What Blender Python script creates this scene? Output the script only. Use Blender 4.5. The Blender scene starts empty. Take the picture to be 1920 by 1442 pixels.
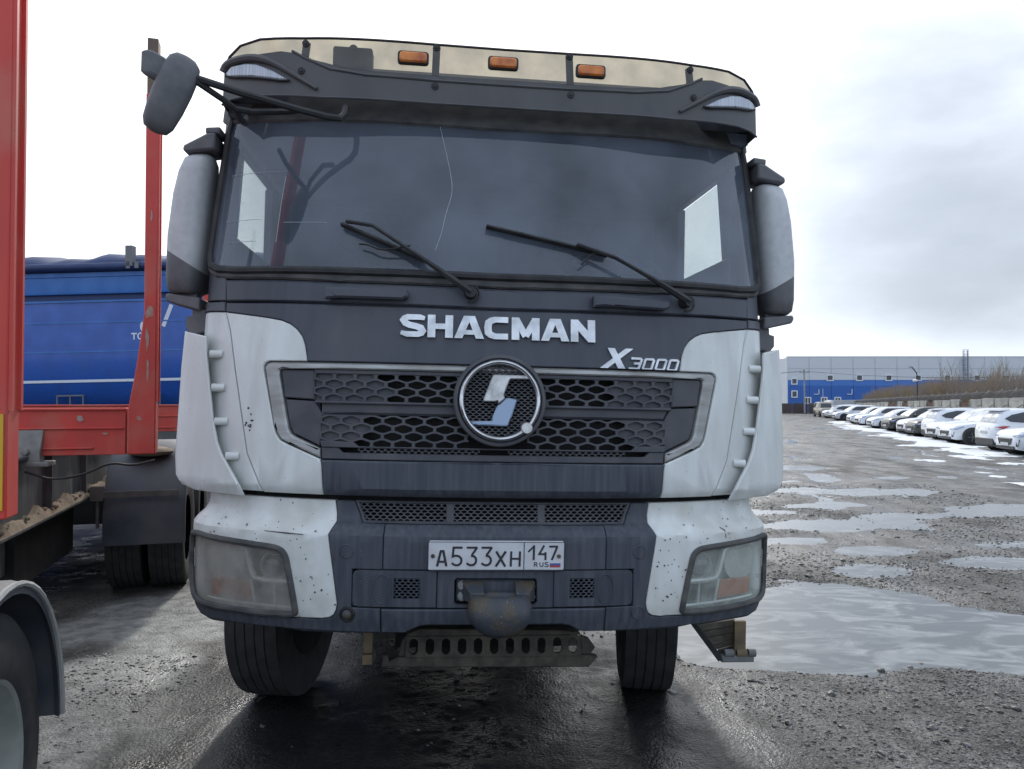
import bpy, bmesh, math, random
import numpy as np
from math import sin, cos, pi, radians, sqrt, atan, asin
from mathutils import Vector, Matrix

random.seed(7)
rng = np.random.default_rng(7)
C = bpy.context.scene.collection
SC = bpy.context.scene

# ------------------------------------------------------------------ camera
cam_data = bpy.data.cameras.new('camera')
cam = bpy.data.objects.new('camera', cam_data); C.objects.link(cam)
cam.location = (0, 0, 1.72)
cam.rotation_euler = (pi / 2 + 0.0201, 0, 0)
cam_data.sensor_width = 36; cam_data.sensor_fit = 'HORIZONTAL'
cam_data.lens = 36 * 1442 / 1920
cam_data.clip_start = 0.05; cam_data.clip_end = 3000
SC.camera = cam

# ------------------------------------------------------------------ sky and sun
SUN_EL, SUN_AZ = radians(33), radians(-4)          # behind the lorry, azimuth from +Y towards +X
sun_dir = Vector((sin(SUN_AZ) * cos(SUN_EL), cos(SUN_AZ) * cos(SUN_EL), sin(SUN_EL)))
world = bpy.data.worlds.new('World'); SC.world = world
world.use_nodes = True
wn, wl = world.node_tree.nodes, world.node_tree.links
wn.clear()
def N(nodes, typ, **kw):
    n = nodes.new(typ)
    for k, v in kw.items():
        if k == 'inp':
            for i, val in v.items(): n.inputs[i].default_value = val
        else: setattr(n, k, v)
    return n
def vmath(op, a, b=None):
    n = N(wn, 'ShaderNodeMath', operation=op)
    for i, q in enumerate((a, b)):
        if q is None: continue
        if isinstance(q, (int, float)): n.inputs[i].default_value = q
        else: wl.new(q, n.inputs[i])
    return n.outputs[0]
w_out = N(wn, 'ShaderNodeOutputWorld')
w_sky = N(wn, 'ShaderNodeTexSky', sky_type='NISHITA', sun_disc=False, sun_elevation=SUN_EL, sun_rotation=SUN_AZ)
w_geo = N(wn, 'ShaderNodeTexCoord')
w_dot = N(wn, 'ShaderNodeVectorMath', operation='DOT_PRODUCT'); w_dot.inputs[1].default_value = sun_dir
wl.new(w_geo.outputs['Generated'], w_dot.inputs[0])
glow = N(wn, 'ShaderNodeMapRange', interpolation_type='SMOOTHSTEP')
glow.inputs['From Min'].default_value = 0.55; glow.inputs['From Max'].default_value = 1.0
wl.new(w_dot.outputs['Value'], glow.inputs['Value'])
w_noise = N(wn, 'ShaderNodeTexNoise'); w_noise.inputs['Scale'].default_value = 2.2; w_noise.inputs['Detail'].default_value = 7
w_noise.inputs['Roughness'].default_value = 0.5
w_map = N(wn, 'ShaderNodeMapping'); w_map.inputs['Scale'].default_value = (1, 1, 2.4)
wl.new(w_geo.outputs['Generated'], w_map.inputs['Vector']); wl.new(w_map.outputs['Vector'], w_noise.inputs['Vector'])
# heavier grey cloud bank, ahead and to the right of the yard
bank_dir = Vector((sin(radians(30.5)) * cos(radians(14.5)), cos(radians(30.5)) * cos(radians(14.5)), sin(radians(14.5))))
w_dot2 = N(wn, 'ShaderNodeVectorMath', operation='DOT_PRODUCT'); w_dot2.inputs[1].default_value = bank_dir
wl.new(w_geo.outputs['Generated'], w_dot2.inputs[0])
w_bn = vmath('ADD', w_dot2.outputs['Value'], vmath('MULTIPLY', vmath('SUBTRACT', w_noise.outputs['Fac'], 0.5), 0.08))
bank = N(wn, 'ShaderNodeMapRange', interpolation_type='SMOOTHSTEP')
bank.inputs['From Min'].default_value = 0.968; bank.inputs['From Max'].default_value = 1.0
wl.new(w_bn, bank.inputs['Value'])
lum = vmath('ADD', 1.17, vmath('MULTIPLY', glow.outputs[0], 0.50))
lum = vmath('ADD', lum, vmath('MULTIPLY', vmath('SUBTRACT', w_noise.outputs['Fac'], 0.5), 0.40))
lum = vmath('SUBTRACT', lum, vmath('MULTIPLY', bank.outputs[0], 0.74))
tint = N(wn, 'ShaderNodeMix', data_type='RGBA')
tint.inputs['A'].default_value = (0.80, 0.93, 1.14, 1); tint.inputs['B'].default_value = (1.0, 1.0, 0.99, 1)
wl.new(glow.outputs[0], tint.inputs['Factor'])
tint2 = N(wn, 'ShaderNodeMix', data_type='RGBA'); tint2.inputs['B'].default_value = (0.86, 0.95, 1.10, 1)
wl.new(bank.outputs[0], tint2.inputs['Factor']); wl.new(tint.outputs['Result'], tint2.inputs['A'])
cl = N(wn, 'ShaderNodeVectorMath', operation='SCALE')
wl.new(tint2.outputs['Result'], cl.inputs[0]); wl.new(lum, cl.inputs['Scale'])
bg_sky = N(wn, 'ShaderNodeBackground'); bg_sky.inputs['Strength'].default_value = 0.10
wl.new(w_sky.outputs[0], bg_sky.inputs['Color'])
bg_cl = N(wn, 'ShaderNodeBackground'); bg_cl.inputs['Strength'].default_value = 1.0
wl.new(cl.outputs[0], bg_cl.inputs['Color'])
w_mix = N(wn, 'ShaderNodeMixShader'); w_mix.inputs[0].default_value = 0.88
wl.new(bg_sky.outputs[0], w_mix.inputs[1]); wl.new(bg_cl.outputs[0], w_mix.inputs[2])
wl.new(w_mix.outputs[0], w_out.inputs[0])

sun_data = bpy.data.lights.new('sun', 'SUN'); sun_data.energy = 2.2; sun_data.angle = radians(5)
sun_data.color = (1.0, 0.96, 0.9)
sun = bpy.data.objects.new('sun', sun_data); C.objects.link(sun)
sun.rotation_euler = (-sun_dir).to_track_quat('-Z', 'Y').to_euler()
SC.view_settings.view_transform = 'Standard'; SC.view_settings.look = 'None'
SC.view_settings.exposure = 0.0; SC.view_settings.gamma = 1.0; SC.view_settings.use_curve_mapping = False
SC.render.engine = 'CYCLES'
SC.cycles.max_bounces = 8; SC.cycles.transparent_max_bounces = 16
SC.cycles.use_denoising = True

# ------------------------------------------------------------------ materials
def pm(name, c1, c2=None, scale=6.0, stretch=(1, 1, 1), rough=0.5, rough2=None, metal=0.0, bump=0.0, bscale=80.0,
       lo=0.35, hi=0.65, spec=0.5, detail=6, coat=0.0, spots=None, c3=None, s3=1.2):
    m = bpy.data.materials.new(name); m.use_nodes = True
    n, l = m.node_tree.nodes, m.node_tree.links
    b = n['Principled BSDF']
    b.inputs['Base Color'].default_value = (*c1, 1); b.inputs['Roughness'].default_value = rough
    b.inputs['Metallic'].default_value = metal; b.inputs['Specular IOR Level'].default_value = spec
    b.inputs['Coat Weight'].default_value = coat; b.inputs['Coat Roughness'].default_value = 0.08
    tc = n.new('ShaderNodeTexCoord')
    col = None
    if c2 is not None:
        mp = n.new('ShaderNodeMapping'); mp.inputs['Scale'].default_value = stretch
        l.new(tc.outputs['Object'], mp.inputs['Vector'])
        t = n.new('ShaderNodeTexNoise'); t.inputs['Scale'].default_value = scale; t.inputs['Detail'].default_value = detail
        l.new(mp.outputs[0], t.inputs['Vector'])
        r = n.new('ShaderNodeMapRange'); r.inputs['From Min'].default_value = lo; r.inputs['From Max'].default_value = hi
        l.new(t.outputs['Fac'], r.inputs['Value'])
        mx = n.new('ShaderNodeMix'); mx.data_type = 'RGBA'
        mx.inputs['A'].default_value = (*c1, 1); mx.inputs['B'].default_value = (*c2, 1)
        l.new(r.outputs[0], mx.inputs['Factor']); col = mx.outputs['Result']
        if rough2 is not None:
            rr = n.new('ShaderNodeMapRange'); rr.inputs['To Min'].default_value = rough; rr.inputs['To Max'].default_value = rough2
            l.new(r.outputs[0], rr.inputs['Value']); l.new(rr.outputs[0], b.inputs['Roughness'])
    if c3 is not None:
        t3 = n.new('ShaderNodeTexNoise'); t3.inputs['Scale'].default_value = s3; t3.inputs['Detail'].default_value = 8
        l.new(tc.outputs['Object'], t3.inputs['Vector'])
        r3 = n.new('ShaderNodeMapRange'); r3.inputs['From Min'].default_value = 0.5; r3.inputs['From Max'].default_value = 0.7
        l.new(t3.outputs['Fac'], r3.inputs['Value'])
        m3 = n.new('ShaderNodeMix'); m3.data_type = 'RGBA'; m3.inputs['B'].default_value = (*c3, 1)
        if col is None: m3.inputs['A'].default_value = (*c1, 1)
        else: l.new(col, m3.inputs['A'])
        l.new(r3.outputs[0], m3.inputs['Factor']); col = m3.outputs['Result']
    if spots is not None:
        sc, th, scol = spots
        v = n.new('ShaderNodeTexVoronoi'); v.inputs['Scale'].default_value = sc
        l.new(tc.outputs['Object'], v.inputs['Vector'])
        t2 = n.new('ShaderNodeTexNoise'); t2.inputs['Scale'].default_value = 3.5; l.new(tc.outputs['Object'], t2.inputs['Vector'])
        th2 = n.new('ShaderNodeMath'); th2.operation = 'MULTIPLY'; th2.inputs[1].default_value = th * 2
        l.new(t2.outputs['Fac'], th2.inputs[0])
        lt = n.new('ShaderNodeMath'); lt.operation = 'LESS_THAN'
        l.new(v.outputs['Distance'], lt.inputs[0]); l.new(th2.outputs[0], lt.inputs[1])
        sel = n.new('ShaderNodeMath'); sel.operation = 'GREATER_THAN'; sel.inputs[1].default_value = 0.84
        sepc = n.new('ShaderNodeSeparateColor'); l.new(v.outputs['Color'], sepc.inputs[0]); l.new(sepc.outputs[0], sel.inputs[0])
        ml = n.new('ShaderNodeMath'); ml.operation = 'MULTIPLY'; l.new(lt.outputs[0], ml.inputs[0]); l.new(sel.outputs[0], ml.inputs[1])
        m2 = n.new('ShaderNodeMix'); m2.data_type = 'RGBA'; m2.inputs['B'].default_value = (*scol, 1)
        if col is None: m2.inputs['A'].default_value = (*c1, 1)
        else: l.new(col, m2.inputs['A'])
        l.new(ml.outputs[0], m2.inputs['Factor']); col = m2.outputs['Result']
    if col is not None: l.new(col, b.inputs['Base Color'])
    if bump > 0:
        tb = n.new('ShaderNodeTexNoise'); tb.inputs['Scale'].default_value = bscale; tb.inputs['Detail'].default_value = 4
        l.new(tc.outputs['Object'], tb.inputs['Vector'])
        bp = n.new('ShaderNodeBump'); bp.inputs['Strength'].default_value = bump; bp.inputs['Distance'].default_value = 0.004
        l.new(tb.outputs['Fac'], bp.inputs['Height']); l.new(bp.outputs[0], b.inputs['Normal'])
    return m

def glass_mat(name, tint, film, film_amt, rough=0.02, ior=1.5, fscale=3.0, var=0.5):
    """thin sheet: tinted see-through + mirror by Fresnel + a film of dust that scatters"""
    m = bpy.data.materials.new(name); m.use_nodes = True
    n, l = m.node_tree.nodes, m.node_tree.links
    n.remove(n['Principled BSDF']); out = n['Material Output']
    tr = n.new('ShaderNodeBsdfTransparent'); tr.inputs[0].default_value = (*tint, 1)
    gl = n.new('ShaderNodeBsdfGlossy'); gl.inputs['Roughness'].default_value = rough
    fr = n.new('ShaderNodeFresnel'); gb = n.new('ShaderNodeNewGeometry')
    io = n.new('ShaderNodeMapRange'); io.inputs['To Min'].default_value = ior; io.inputs['To Max'].default_value = 1 / ior
    l.new(gb.outputs['Backfacing'], io.inputs['Value']); l.new(io.outputs[0], fr.inputs[0])
    df = n.new('ShaderNodeBsdfDiffuse'); df.inputs[0].default_value = (*film, 1)
    tc = n.new('ShaderNodeTexCoord'); t = n.new('ShaderNodeTexNoise'); t.inputs['Scale'].default_value = fscale; t.inputs['Detail'].default_value = 7
    l.new(tc.outputs['Object'], t.inputs['Vector'])
    mr = n.new('ShaderNodeMapRange'); mr.inputs['From Min'].default_value = 0.3; mr.inputs['From Max'].default_value = 0.7
    mr.inputs['To Min'].default_value = film_amt * (1 - var); mr.inputs['To Max'].default_value = film_amt * (1 + var)
    l.new(t.outputs['Fac'], mr.inputs['Value'])
    m1 = n.new('ShaderNodeMixShader'); l.new(mr.outputs[0], m1.inputs[0]); l.new(tr.outputs[0], m1.inputs[1]); l.new(df.outputs[0], m1.inputs[2])
    m2 = n.new('ShaderNodeMixShader'); l.new(fr.outputs[0], m2.inputs[0]); l.new(m1.outputs[0], m2.inputs[1]); l.new(gl.outputs[0], m2.inputs[2])
    l.new(m2.outputs[0], out.inputs[0])
    return m

M = {}
M['white'] = pm('truck_white_paint', (0.73, 0.75, 0.725), (0.62, 0.635, 0.605), 9, (1.6, 1.6, 0.3), 0.38, 0.6, spots=(60, 0.09, (0.14, 0.13, 0.12)), coat=0.15, c3=(0.60, 0.605, 0.58), s3=2.5)
M['bumper_white'] = pm('bumper_white_paint', (0.73, 0.75, 0.725), (0.61, 0.62, 0.585), 8, (1.6, 1.6, 0.4), 0.38, 0.6, spots=(62, 0.16, (0.08, 0.075, 0.07)), coat=0.15, c3=(0.52, 0.52, 0.47), s3=4)
M['dark'] = pm('dark_grey_cab_paint', (0.042, 0.048, 0.066), (0.070, 0.076, 0.092), 10, (1.8, 1.8, 0.2), 0.40, 0.6, c3=(0.075, 0.078, 0.09), s3=2.2)
M['plastic'] = pm('textured_dark_plastic', (0.044, 0.051, 0.069), (0.084, 0.091, 0.106), 22, (2.2, 2.2, 0.16), 0.6, 0.8, lo=.38, hi=.72, bump=0.12, bscale=220, spots=(45, 0.06, (0.2, 0.2, 0.2)))
M['grille'] = pm('dusty_grille_plastic', (0.060, 0.063, 0.075), (0.100, 0.100, 0.108), 9, (1, 1, 1), 0.65, 0.8)
M['gasket'] = pm('dusty_rubber', (0.045, 0.045, 0.048), (0.10, 0.098, 0.092), 11, (1, 1, 2), 0.75, 0.9)
M['black'] = pm('black_rubber', (0.012, 0.012, 0.014), (0.03, 0.03, 0.03), 14, rough=0.6)
M['void'] = pm('deep_shade_black', (0.008, 0.008, 0.009), (0.02, 0.019, 0.017), 7, rough=0.9)  # near-black: deep shade of openings and undersides put into the colour
M['trim'] = pm('dull_silver_trim', (0.42, 0.43, 0.42), (0.30, 0.29, 0.27), 10, (0.6, 1, 3), 0.35, 0.5, metal=0.35)
M['chrome'] = pm('worn_chrome', (0.72, 0.73, 0.75), (0.50, 0.50, 0.49), 14, rough=0.14, rough2=0.38, metal=1.0)
M['chrome_clean'] = pm('polished_chrome', (0.22, 0.27, 0.35), rough=0.10, metal=1.0)
M['chrome_dusty'] = pm('dusty_chrome', (0.62, 0.62, 0.61), (0.46, 0.46, 0.45), 30, rough=0.42, rough2=0.6, metal=0.75)
M['letter'] = pm('letter_chrome', (0.74, 0.76, 0.78), (0.56, 0.58, 0.60), 20, rough=0.30, rough2=0.5, metal=0.55)
M['glass'] = glass_mat('windscreen_glass', (0.84, 0.88, 0.92), (0.32, 0.38, 0.48), 0.23, fscale=2.4, ior=1.62)
M['side_glass'] = glass_mat('side_window_glass', (0.86, 0.90, 0.89), (0.35, 0.37, 0.38), 0.04)
M['visor'] = glass_mat('smoked_visor', (0.48, 0.44, 0.35), (0.17, 0.165, 0.15), 0.42, rough=0.12, fscale=9, var=0.35)
M['visor_dark'] = pm('visor_dark_plastic', (0.055, 0.055, 0.058), (0.085, 0.084, 0.085), 6, (1, 1, 0.5), 0.38, 0.55)
M['lens'] = glass_mat('hazy_headlight_lens', (0.93, 0.95, 0.92), (0.50, 0.54, 0.50), 0.36, rough=0.10, fscale=9, var=0.55)
M['lens_yellow'] = glass_mat('yellowed_headlight_lens', (0.84, 0.81, 0.75), (0.38, 0.365, 0.33), 0.54, rough=0.16, fscale=8, var=0.5)
M['reflector'] = pm('lamp_reflector', (0.78, 0.80, 0.79), (0.62, 0.64, 0.62), 8, rough=0.28, metal=0.4)
M['lamp_grey'] = pm('lamp_bezel', (0.42, 0.45, 0.43), (0.32, 0.34, 0.32), 8, rough=0.35, metal=0.2)
M['hlcell'] = pm('lamp_cell', (0.20, 0.21, 0.20), (0.14, 0.15, 0.14), 9, rough=.3, metal=.3)
M['amber'] = pm('amber_reflector', (0.50, 0.20, 0.095), (0.42, 0.15, 0.07), 40, rough=0.4)
M['marker'] = pm('orange_marker_lens', (0.80, 0.26, 0.05), (0.42, 0.10, 0.03), 16, rough=0.25)
M['proj'] = pm('projector_lens', (0.10, 0.11, 0.12), rough=0.04, spec=0.9, coat=0.8)
M['lampwhite'] = pm('ribbed_clear_lens', (0.62, 0.66, 0.72), (0.40, 0.44, 0.50), 1.0, (260, 1, 1), 0.25, lo=0.3, hi=0.7, detail=0)
M['plate'] = pm('plate_white', (0.62, 0.63, 0.65), (0.52, 0.52, 0.53), 12, rough=0.4)
M['ink'] = pm('plate_black', (0.02, 0.021, 0.03), rough=0.5)
M['flagw'] = pm('flag_white', (0.6, 0.61, 0.63), rough=0.45)
M['flagb'] = pm('flag_blue', (0.06, 0.10, 0.32), rough=0.45)
M['flagr'] = pm('flag_red', (0.40, 0.05, 0.06), rough=0.45)
M['steel'] = pm('bolt_steel', (0.36, 0.37, 0.38), (0.25, 0.25, 0.25), 30, rough=0.45, metal=0.6)
M['hook'] = pm('muddy_cast_iron', (0.040, 0.046, 0.058), (0.072, 0.060, 0.042), 14, rough=0.55, bump=0.5, bscale=90, lo=0.42, hi=0.6, spots=(90, 0.12, (0.30, 0.32, 0.34)))
M['mud'] = pm('muddy_steel', (0.055, 0.050, 0.042), (0.11, 0.095, 0.07), 18, rough=0.85, bump=0.5, bscale=60)
M['tan'] = pm('tan_muddy_strap', (0.20, 0.15, 0.085), (0.11, 0.085, 0.055), 14, rough=0.8, bump=0.3, bscale=70)
M['step'] = pm('grey_step_plastic', (0.17, 0.18, 0.185), (0.13, 0.135, 0.13), 16, rough=0.6)
M['tyre'] = pm('tyre_rubber', (0.026, 0.026, 0.028), (0.044, 0.043, 0.042), 12, rough=0.8, bump=0.15, bscale=120)
M['rim'] = pm('steel_rim', (0.32, 0.33, 0.31), (0.22, 0.22, 0.20), 8, rough=0.5, metal=0.3)
M['mirror_grey'] = pm('dusty_mirror_shell', (0.54, 0.555, 0.56), (0.48, 0.495, 0.50), 34, rough=0.55, rough2=0.7, c3=(0.58, 0.59, 0.59), s3=7)
M['mirror_dark'] = pm('mirror_base_plastic', (0.11, 0.113, 0.122), (0.145, 0.145, 0.15), 18, rough=0.6, bump=0.06, bscale=260)
M['mirror_glass'] = pm('mirror_glass', (0.8, 0.82, 0.83), rough=0.03, metal=1.0)
M['interior'] = pm('cab_interior', (0.075, 0.078, 0.088), (0.055, 0.057, 0.064), 5, rough=0.8)
M['interior_grey'] = pm('cab_trim_grey', (0.24, 0.29, 0.37), (0.19, 0.23, 0.30), 5, rough=0.7)
M['seat'] = pm('seat_cloth', (0.06, 0.062, 0.07), (0.04, 0.042, 0.05), 40, rough=0.9)
M['tipbody'] = pm('tipper_body_grey', (0.20, 0.06, 0.03), (0.15, 0.05, 0.03), 4, rough=0.6)

# ------------------------------------------------------------------ mesh helpers
class MB:
    def __init__(s): s.v = []; s.f = []
    def add(s, vs, fs):
        o = len(s.v); s.v += [tuple(p) for p in vs]; s.f += [tuple(i + o for i in f) for f in fs]; return s
    def box(s, c, d, rot=None, taper=1.0):
        x, y, z = (q / 2 for q in d)
        P = [(-x, -y, -z), (x, -y, -z), (x, y, -z), (-x, y, -z), (-x * taper, -y * taper, z), (x * taper, -y * taper, z), (x * taper, y * taper, z), (-x * taper, y * taper, z)]
        if rot is not None: P = [tuple(rot @ Vector(p)) for p in P]
        return s.add([(p[0] + c[0], p[1] + c[1], p[2] + c[2]) for p in P],
                     [(0, 3, 2, 1), (4, 5, 6, 7), (0, 1, 5, 4), (1, 2, 6, 5), (2, 3, 7, 6), (3, 0, 4, 7)])
    def bar(s, a, b, w, h=None, up=(0, 0, 1)):
        a, b = Vector(a), Vector(b); d = (b - a); L = d.length; d.normalize()
        upv = Vector(up)
        if abs(d.dot(upv)) > 0.98: upv = Vector((0, 1, 0))
        x = d.cross(upv).normalized(); z = x.cross(d).normalized(); h = h or w
        R = Matrix((x, d, z)).transposed()
        return s.box((a + b) / 2, (w, L, h), R)
    def tube(s, pts, r, n=8, closed=False, cap=True, sx=1.0):
        pts = [Vector(p) for p in pts]; m = len(pts); rings = []
        if not hasattr(r, '__len__'): r = [r] * m
        prev = None
        for i, p in enumerate(pts):
            a = pts[(i - 1) % m] if (closed or i > 0) else p
            b = pts[(i + 1) % m] if (closed or i < m - 1) else p
            t = (b - a).normalized()
            if prev is None:
                ref = Vector((0, 0, 1)) if abs(t.z) < 0.9 else Vector((0, 1, 0))
                x = t.cross(ref).normalized()
            else:
                x = prev - t * prev.dot(t)
                x = x.normalized() if x.length > 1e-6 else t.orthogonal().normalized()
            prev = x; y = t.cross(x)
            rings.append([p + (x * cos(k * 2 * pi / n) * sx + y * sin(k * 2 * pi / n)) * r[i] for k in range(n)])
        vs = [q for R in rings for q in R]; fs = []
        for i in range(m if closed else m - 1):
            j = (i + 1) % m
            for k in range(n): fs.append((i * n + k, i * n + (k + 1) % n, j * n + (k + 1) % n, j * n + k))
        if cap and not closed:
            fs.append(tuple(range(n - 1, -1, -1))); fs.append(tuple((m - 1) * n + k for k in range(n)))
        return s.add(vs, fs)
    def cyl(s, a, b, r, n=16, r2=None): return s.tube([a, b], [r, r if r2 is None else r2], n)
    def loft(s, rings, cap=True, close=True):
        n = len(rings[0]); vs = [q for R in rings for q in R]; fs = []
        for i in range(len(rings) - 1):
            for k in range(n if close else n - 1):
                fs.append((i * n + k, i * n + (k + 1) % n, (i + 1) * n + (k + 1) % n, (i + 1) * n + k))
        if cap:
            fs.append(tuple(range(n - 1, -1, -1))); fs.append(tuple((len(rings) - 1) * n + k for k in range(n)))
        return s.add(vs, fs)
    def lathe(s, prof, c, axis='x', n=32, R=None, cap=True):
        """prof: (along axis, radius)"""
        rings = []
        for h, r in prof:
            ring = []
            for k in range(n):
                a = 2 * pi * k / n
                if axis == 'x': p = (h, r * cos(a), r * sin(a))
                elif axis == 'y': p = (r * cos(a), h, r * sin(a))
                else: p = (r * cos(a), r * sin(a), h)
                if R is not None: p = tuple(R @ Vector(p))
                ring.append((p[0] + c[0], p[1] + c[1], p[2] + c[2]))
            rings.append(ring)
        return s.loft(rings, cap=cap)
    def prism(s, poly, y0, y1, axis='y'):
        n = len(poly)
        if axis == 'y': vs = [(x, y0, z) for x, z in poly] + [(x, y1, z) for x, z in poly]
        elif axis == 'x': vs = [(y0, x, z) for x, z in poly] + [(y1, x, z) for x, z in poly]
        else: vs = [(x, z, y0) for x, z in poly] + [(x, z, y1) for x, z in poly]
        fs = [tuple(range(n)), tuple(range(2 * n - 1, n - 1, -1))] + [(k, k + n, (k + 1) % n + n, (k + 1) % n) for k in range(n)]
        return s.add(vs, fs)
    def sphere(s, c, r, n=16, m=10, sc=(1, 1, 1)):
        rings = []
        for i in range(1, m):
            a = pi * i / m
            rings.append([(c[0] + r * sc[0] * sin(a) * cos(2 * pi * k / n), c[1] + r * sc[1] * sin(a) * sin(2 * pi * k / n), c[2] - r * sc[2] * cos(a)) for k in range(n)])
        return s.loft(rings)

def link(name, me, mat, parent=None, ang=32, bevel=0.0):
    o = bpy.data.objects.new(name, me); C.objects.link(o)
    if mat is not None: me.materials.append(mat)
    if parent is not None: o.parent = parent
    if ang is not None and len(me.polygons):
        me.polygons.foreach_set('use_smooth', [True] * len(me.polygons))
        me.set_sharp_from_angle(angle=radians(ang))
    if bevel > 0:
        b = o.modifiers.new('bevel', 'BEVEL'); b.width = bevel; b.segments = 2; b.limit_method = 'ANGLE'; b.angle_limit = radians(40)
    return o
def mesh_from(mb, name, fix=True):
    me = bpy.data.meshes.new(name); me.from_pydata(mb.v, [], mb.f)
    if fix:
        bm = bmesh.new(); bm.from_mesh(me); bmesh.ops.recalc_face_normals(bm, faces=bm.faces); bm.to_mesh(me); bm.free()
    me.update(); return me
def obj(name, mb, mat, parent=None, ang=32, bevel=0.0, label=None, kind=None):
    o = link(name, mesh_from(mb, name), mat, parent, ang, bevel)
    if label: o['label'] = label
    if kind: o['kind'] = kind
    return o
def thing(name, label, cat, loc=(0, 0, 0), rot=(0, 0, 0), group=None):
    o = bpy.data.objects.new(name, None); C.objects.link(o); o.empty_display_size = 0.2
    o.location = loc; o.rotation_euler = rot; o['label'] = label; o['category'] = cat
    if group: o['group'] = group
    return o
def tag(o, label, cat, group=None):
    o['label'] = label; o['category'] = cat
    if group: o['group'] = group
    return o
def dup(root, loc, rot, label, group=None, recolor=None):
    r = root.copy(); C.objects.link(r); r.location = loc; r.rotation_euler = rot; r['label'] = label
    if group: r['group'] = group
    for ch in list(root.children):
        c = ch.copy(); C.objects.link(c); c.parent = r
        if recolor and ch.name.split('.')[0] in recolor:
            c.data = recolor[ch.name.split('.')[0]]
        for g in list(ch.children):
            d = g.copy(); C.objects.link(d); d.parent = c
    return r
def mirror(poly): return [(-x, z) for x, z in reversed(poly)]
def sym(half):
    """half outline on x>=0 running from the centre line round to the centre line -> the full closed outline"""
    return half + [(-x, z) for x, z in reversed(half) if abs(x) > 1e-6]
# ================================================================== GROUND
def vnoise(x, y, seed):
    xi = np.floor(x).astype(np.int64); yi = np.floor(y).astype(np.int64); xf = x - xi; yf = y - yi
    def h(a, b):
        k = (a * 374761393 + b * 668265263 + seed * 974711) & 0x7fffffff
        k = ((k ^ (k >> 13)) * 1274126177) & 0x7fffffff
        return ((k ^ (k >> 16)) & 0xffff) / 65535.0
    u = xf * xf * (3 - 2 * xf); v = yf * yf * (3 - 2 * yf)
    return (h(xi, yi) * (1 - u) + h(xi + 1, yi) * u) * (1 - v) + (h(xi, yi + 1) * (1 - u) + h(xi + 1, yi + 1) * u) * v
def fbm(x, y, scale, octv, seed, gain=.5):
    x = x / scale; y = y / scale; a, s, t = 1.0, 0.0, 0.0
    for o in range(octv):
        s += a * vnoise(x, y, seed + o * 17); t += a; a *= gain; x = x * 2.03 + 11.3; y = y * 2.03 + 5.7
    return s / t - .5
WATER_Z = -.055
# hollows that hold water: centre, radii, turn, depth
HOLLOW = [(1.9, 5.75, .95, .50, .1, .045), (3.4, 5.35, .7, .28, .1, .03), (5.6, 8.6, .9, .35, .2, .03), (4.4, 9.3, .7, .3, .2, .025), (6.6, 12.2, 1.2, .35, .2, .028), (4.0, 12.6, .9, .35, .2, .026), (5.4, 15.8, 1.1, .4, .2, .026), (8.2, 21.5, 1.8, .6, .3, .03), (10.5, 14.6, 1.2, .4, .3, .03), (7.2, 7.6, 1.0, .4, .2, .03), (2.9, 6.15, 1.75, 1.15, -.15, .060), (1.75, 6.6, 1.3, 1.2, .2, .055), (3.72, 8.16, .50, .36, .1, .032), (4.6, 5.5, 1.3, .85, -.2, .06), (2.05, 4.63, .16, .10, 0, .020),
          (7.4, 15.5, 1.3, .75, .1, .035), (4.6, 11.2, 1.5, .55, .1, .030), (8.6, 12.9, 1.4, .6, .2, .035), (3.3, 10.0, 1.0, .4, .2, .025), (6.3, 9.7, .9, .3, .2, .02), (5.2, 13.4, 1.2, .35, .25, .022), (9.5, 18.5, 1.6, .5, .25, .025), (5.6, 17.5, 1.2, .5, .2, .025)]
def slope(Y): return -.0064 * np.clip(Y - 3.5, 0, 66)
def gz_base(X): return -.0226 * 1.9 * np.tanh((X + .08) / 1.9)
def gz(X, Y):
    z = gz_base(X) + slope(Y) + .03 * np.exp(-(X / 2.0) ** 2) * np.exp(-((Y - 4.6) / 4.0) ** 2)
    z = z + .030 * fbm(X, Y, 2.6, 3, 3) * np.clip((np.abs(X + .1) - .2) / 1.0, .25, 1)
    # ruts running away down the yard
    a = .27; u = X * cos(a) - Y * sin(a); v = X * sin(a) + Y * cos(a)
    far = np.clip((Y - 7) / 5, 0, 1) * np.clip((X + 1) / 3, 0, 1)
    z = z + far * .050 * fbm(u * 2.6, v * .5, 2.0, 4, 9)
    for cx, cy, rx, ry, t, d in HOLLOW:
        dx, dy = X - cx, Y - cy; p = (dx * cos(t) + dy * sin(t)) / rx; q = (-dx * sin(t) + dy * cos(t)) / ry
        r = np.sqrt(p * p + q * q) + .95 * fbm(X, Y, .75, 4, 31)
        z = z - d * np.clip(1.25 - r, 0, 1) ** .8
    near = 1 / (1 + (np.hypot(X, Y - 3) / 9) ** 2)
    z = z + near * (.016 * fbm(X, Y, .22, 4, 21, .62)) + near * .007 * np.abs(fbm(X, Y, .05, 2, 41))
    return z
def graded(lo, hi, fine_lo, fine_hi, d0, g):
    xs = list(np.arange(fine_lo, fine_hi, d0)); d = d0; x = fine_lo
    left = []
    while x > lo: d *= g; x -= d; left.append(x)
    d = d0; x = xs[-1]; right = []
    while x < hi: d *= g; x += d; right.append(x)
    return np.array(left[::-1] + xs + right)
gx = graded(-400, 500, -2.7, 4.6, .0155, 1.045); gy_ = graded(-60, 900, 3.2, 7.6, .0160, 1.030)
GX, GY = np.meshgrid(gx, gy_); GZ = gz(GX, GY); fa = np.hypot(GX, GY) > 150; GZ[fa] = -.043 + slope(GY[fa])
nx_, ny_ = len(gx), len(gy_)
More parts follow.
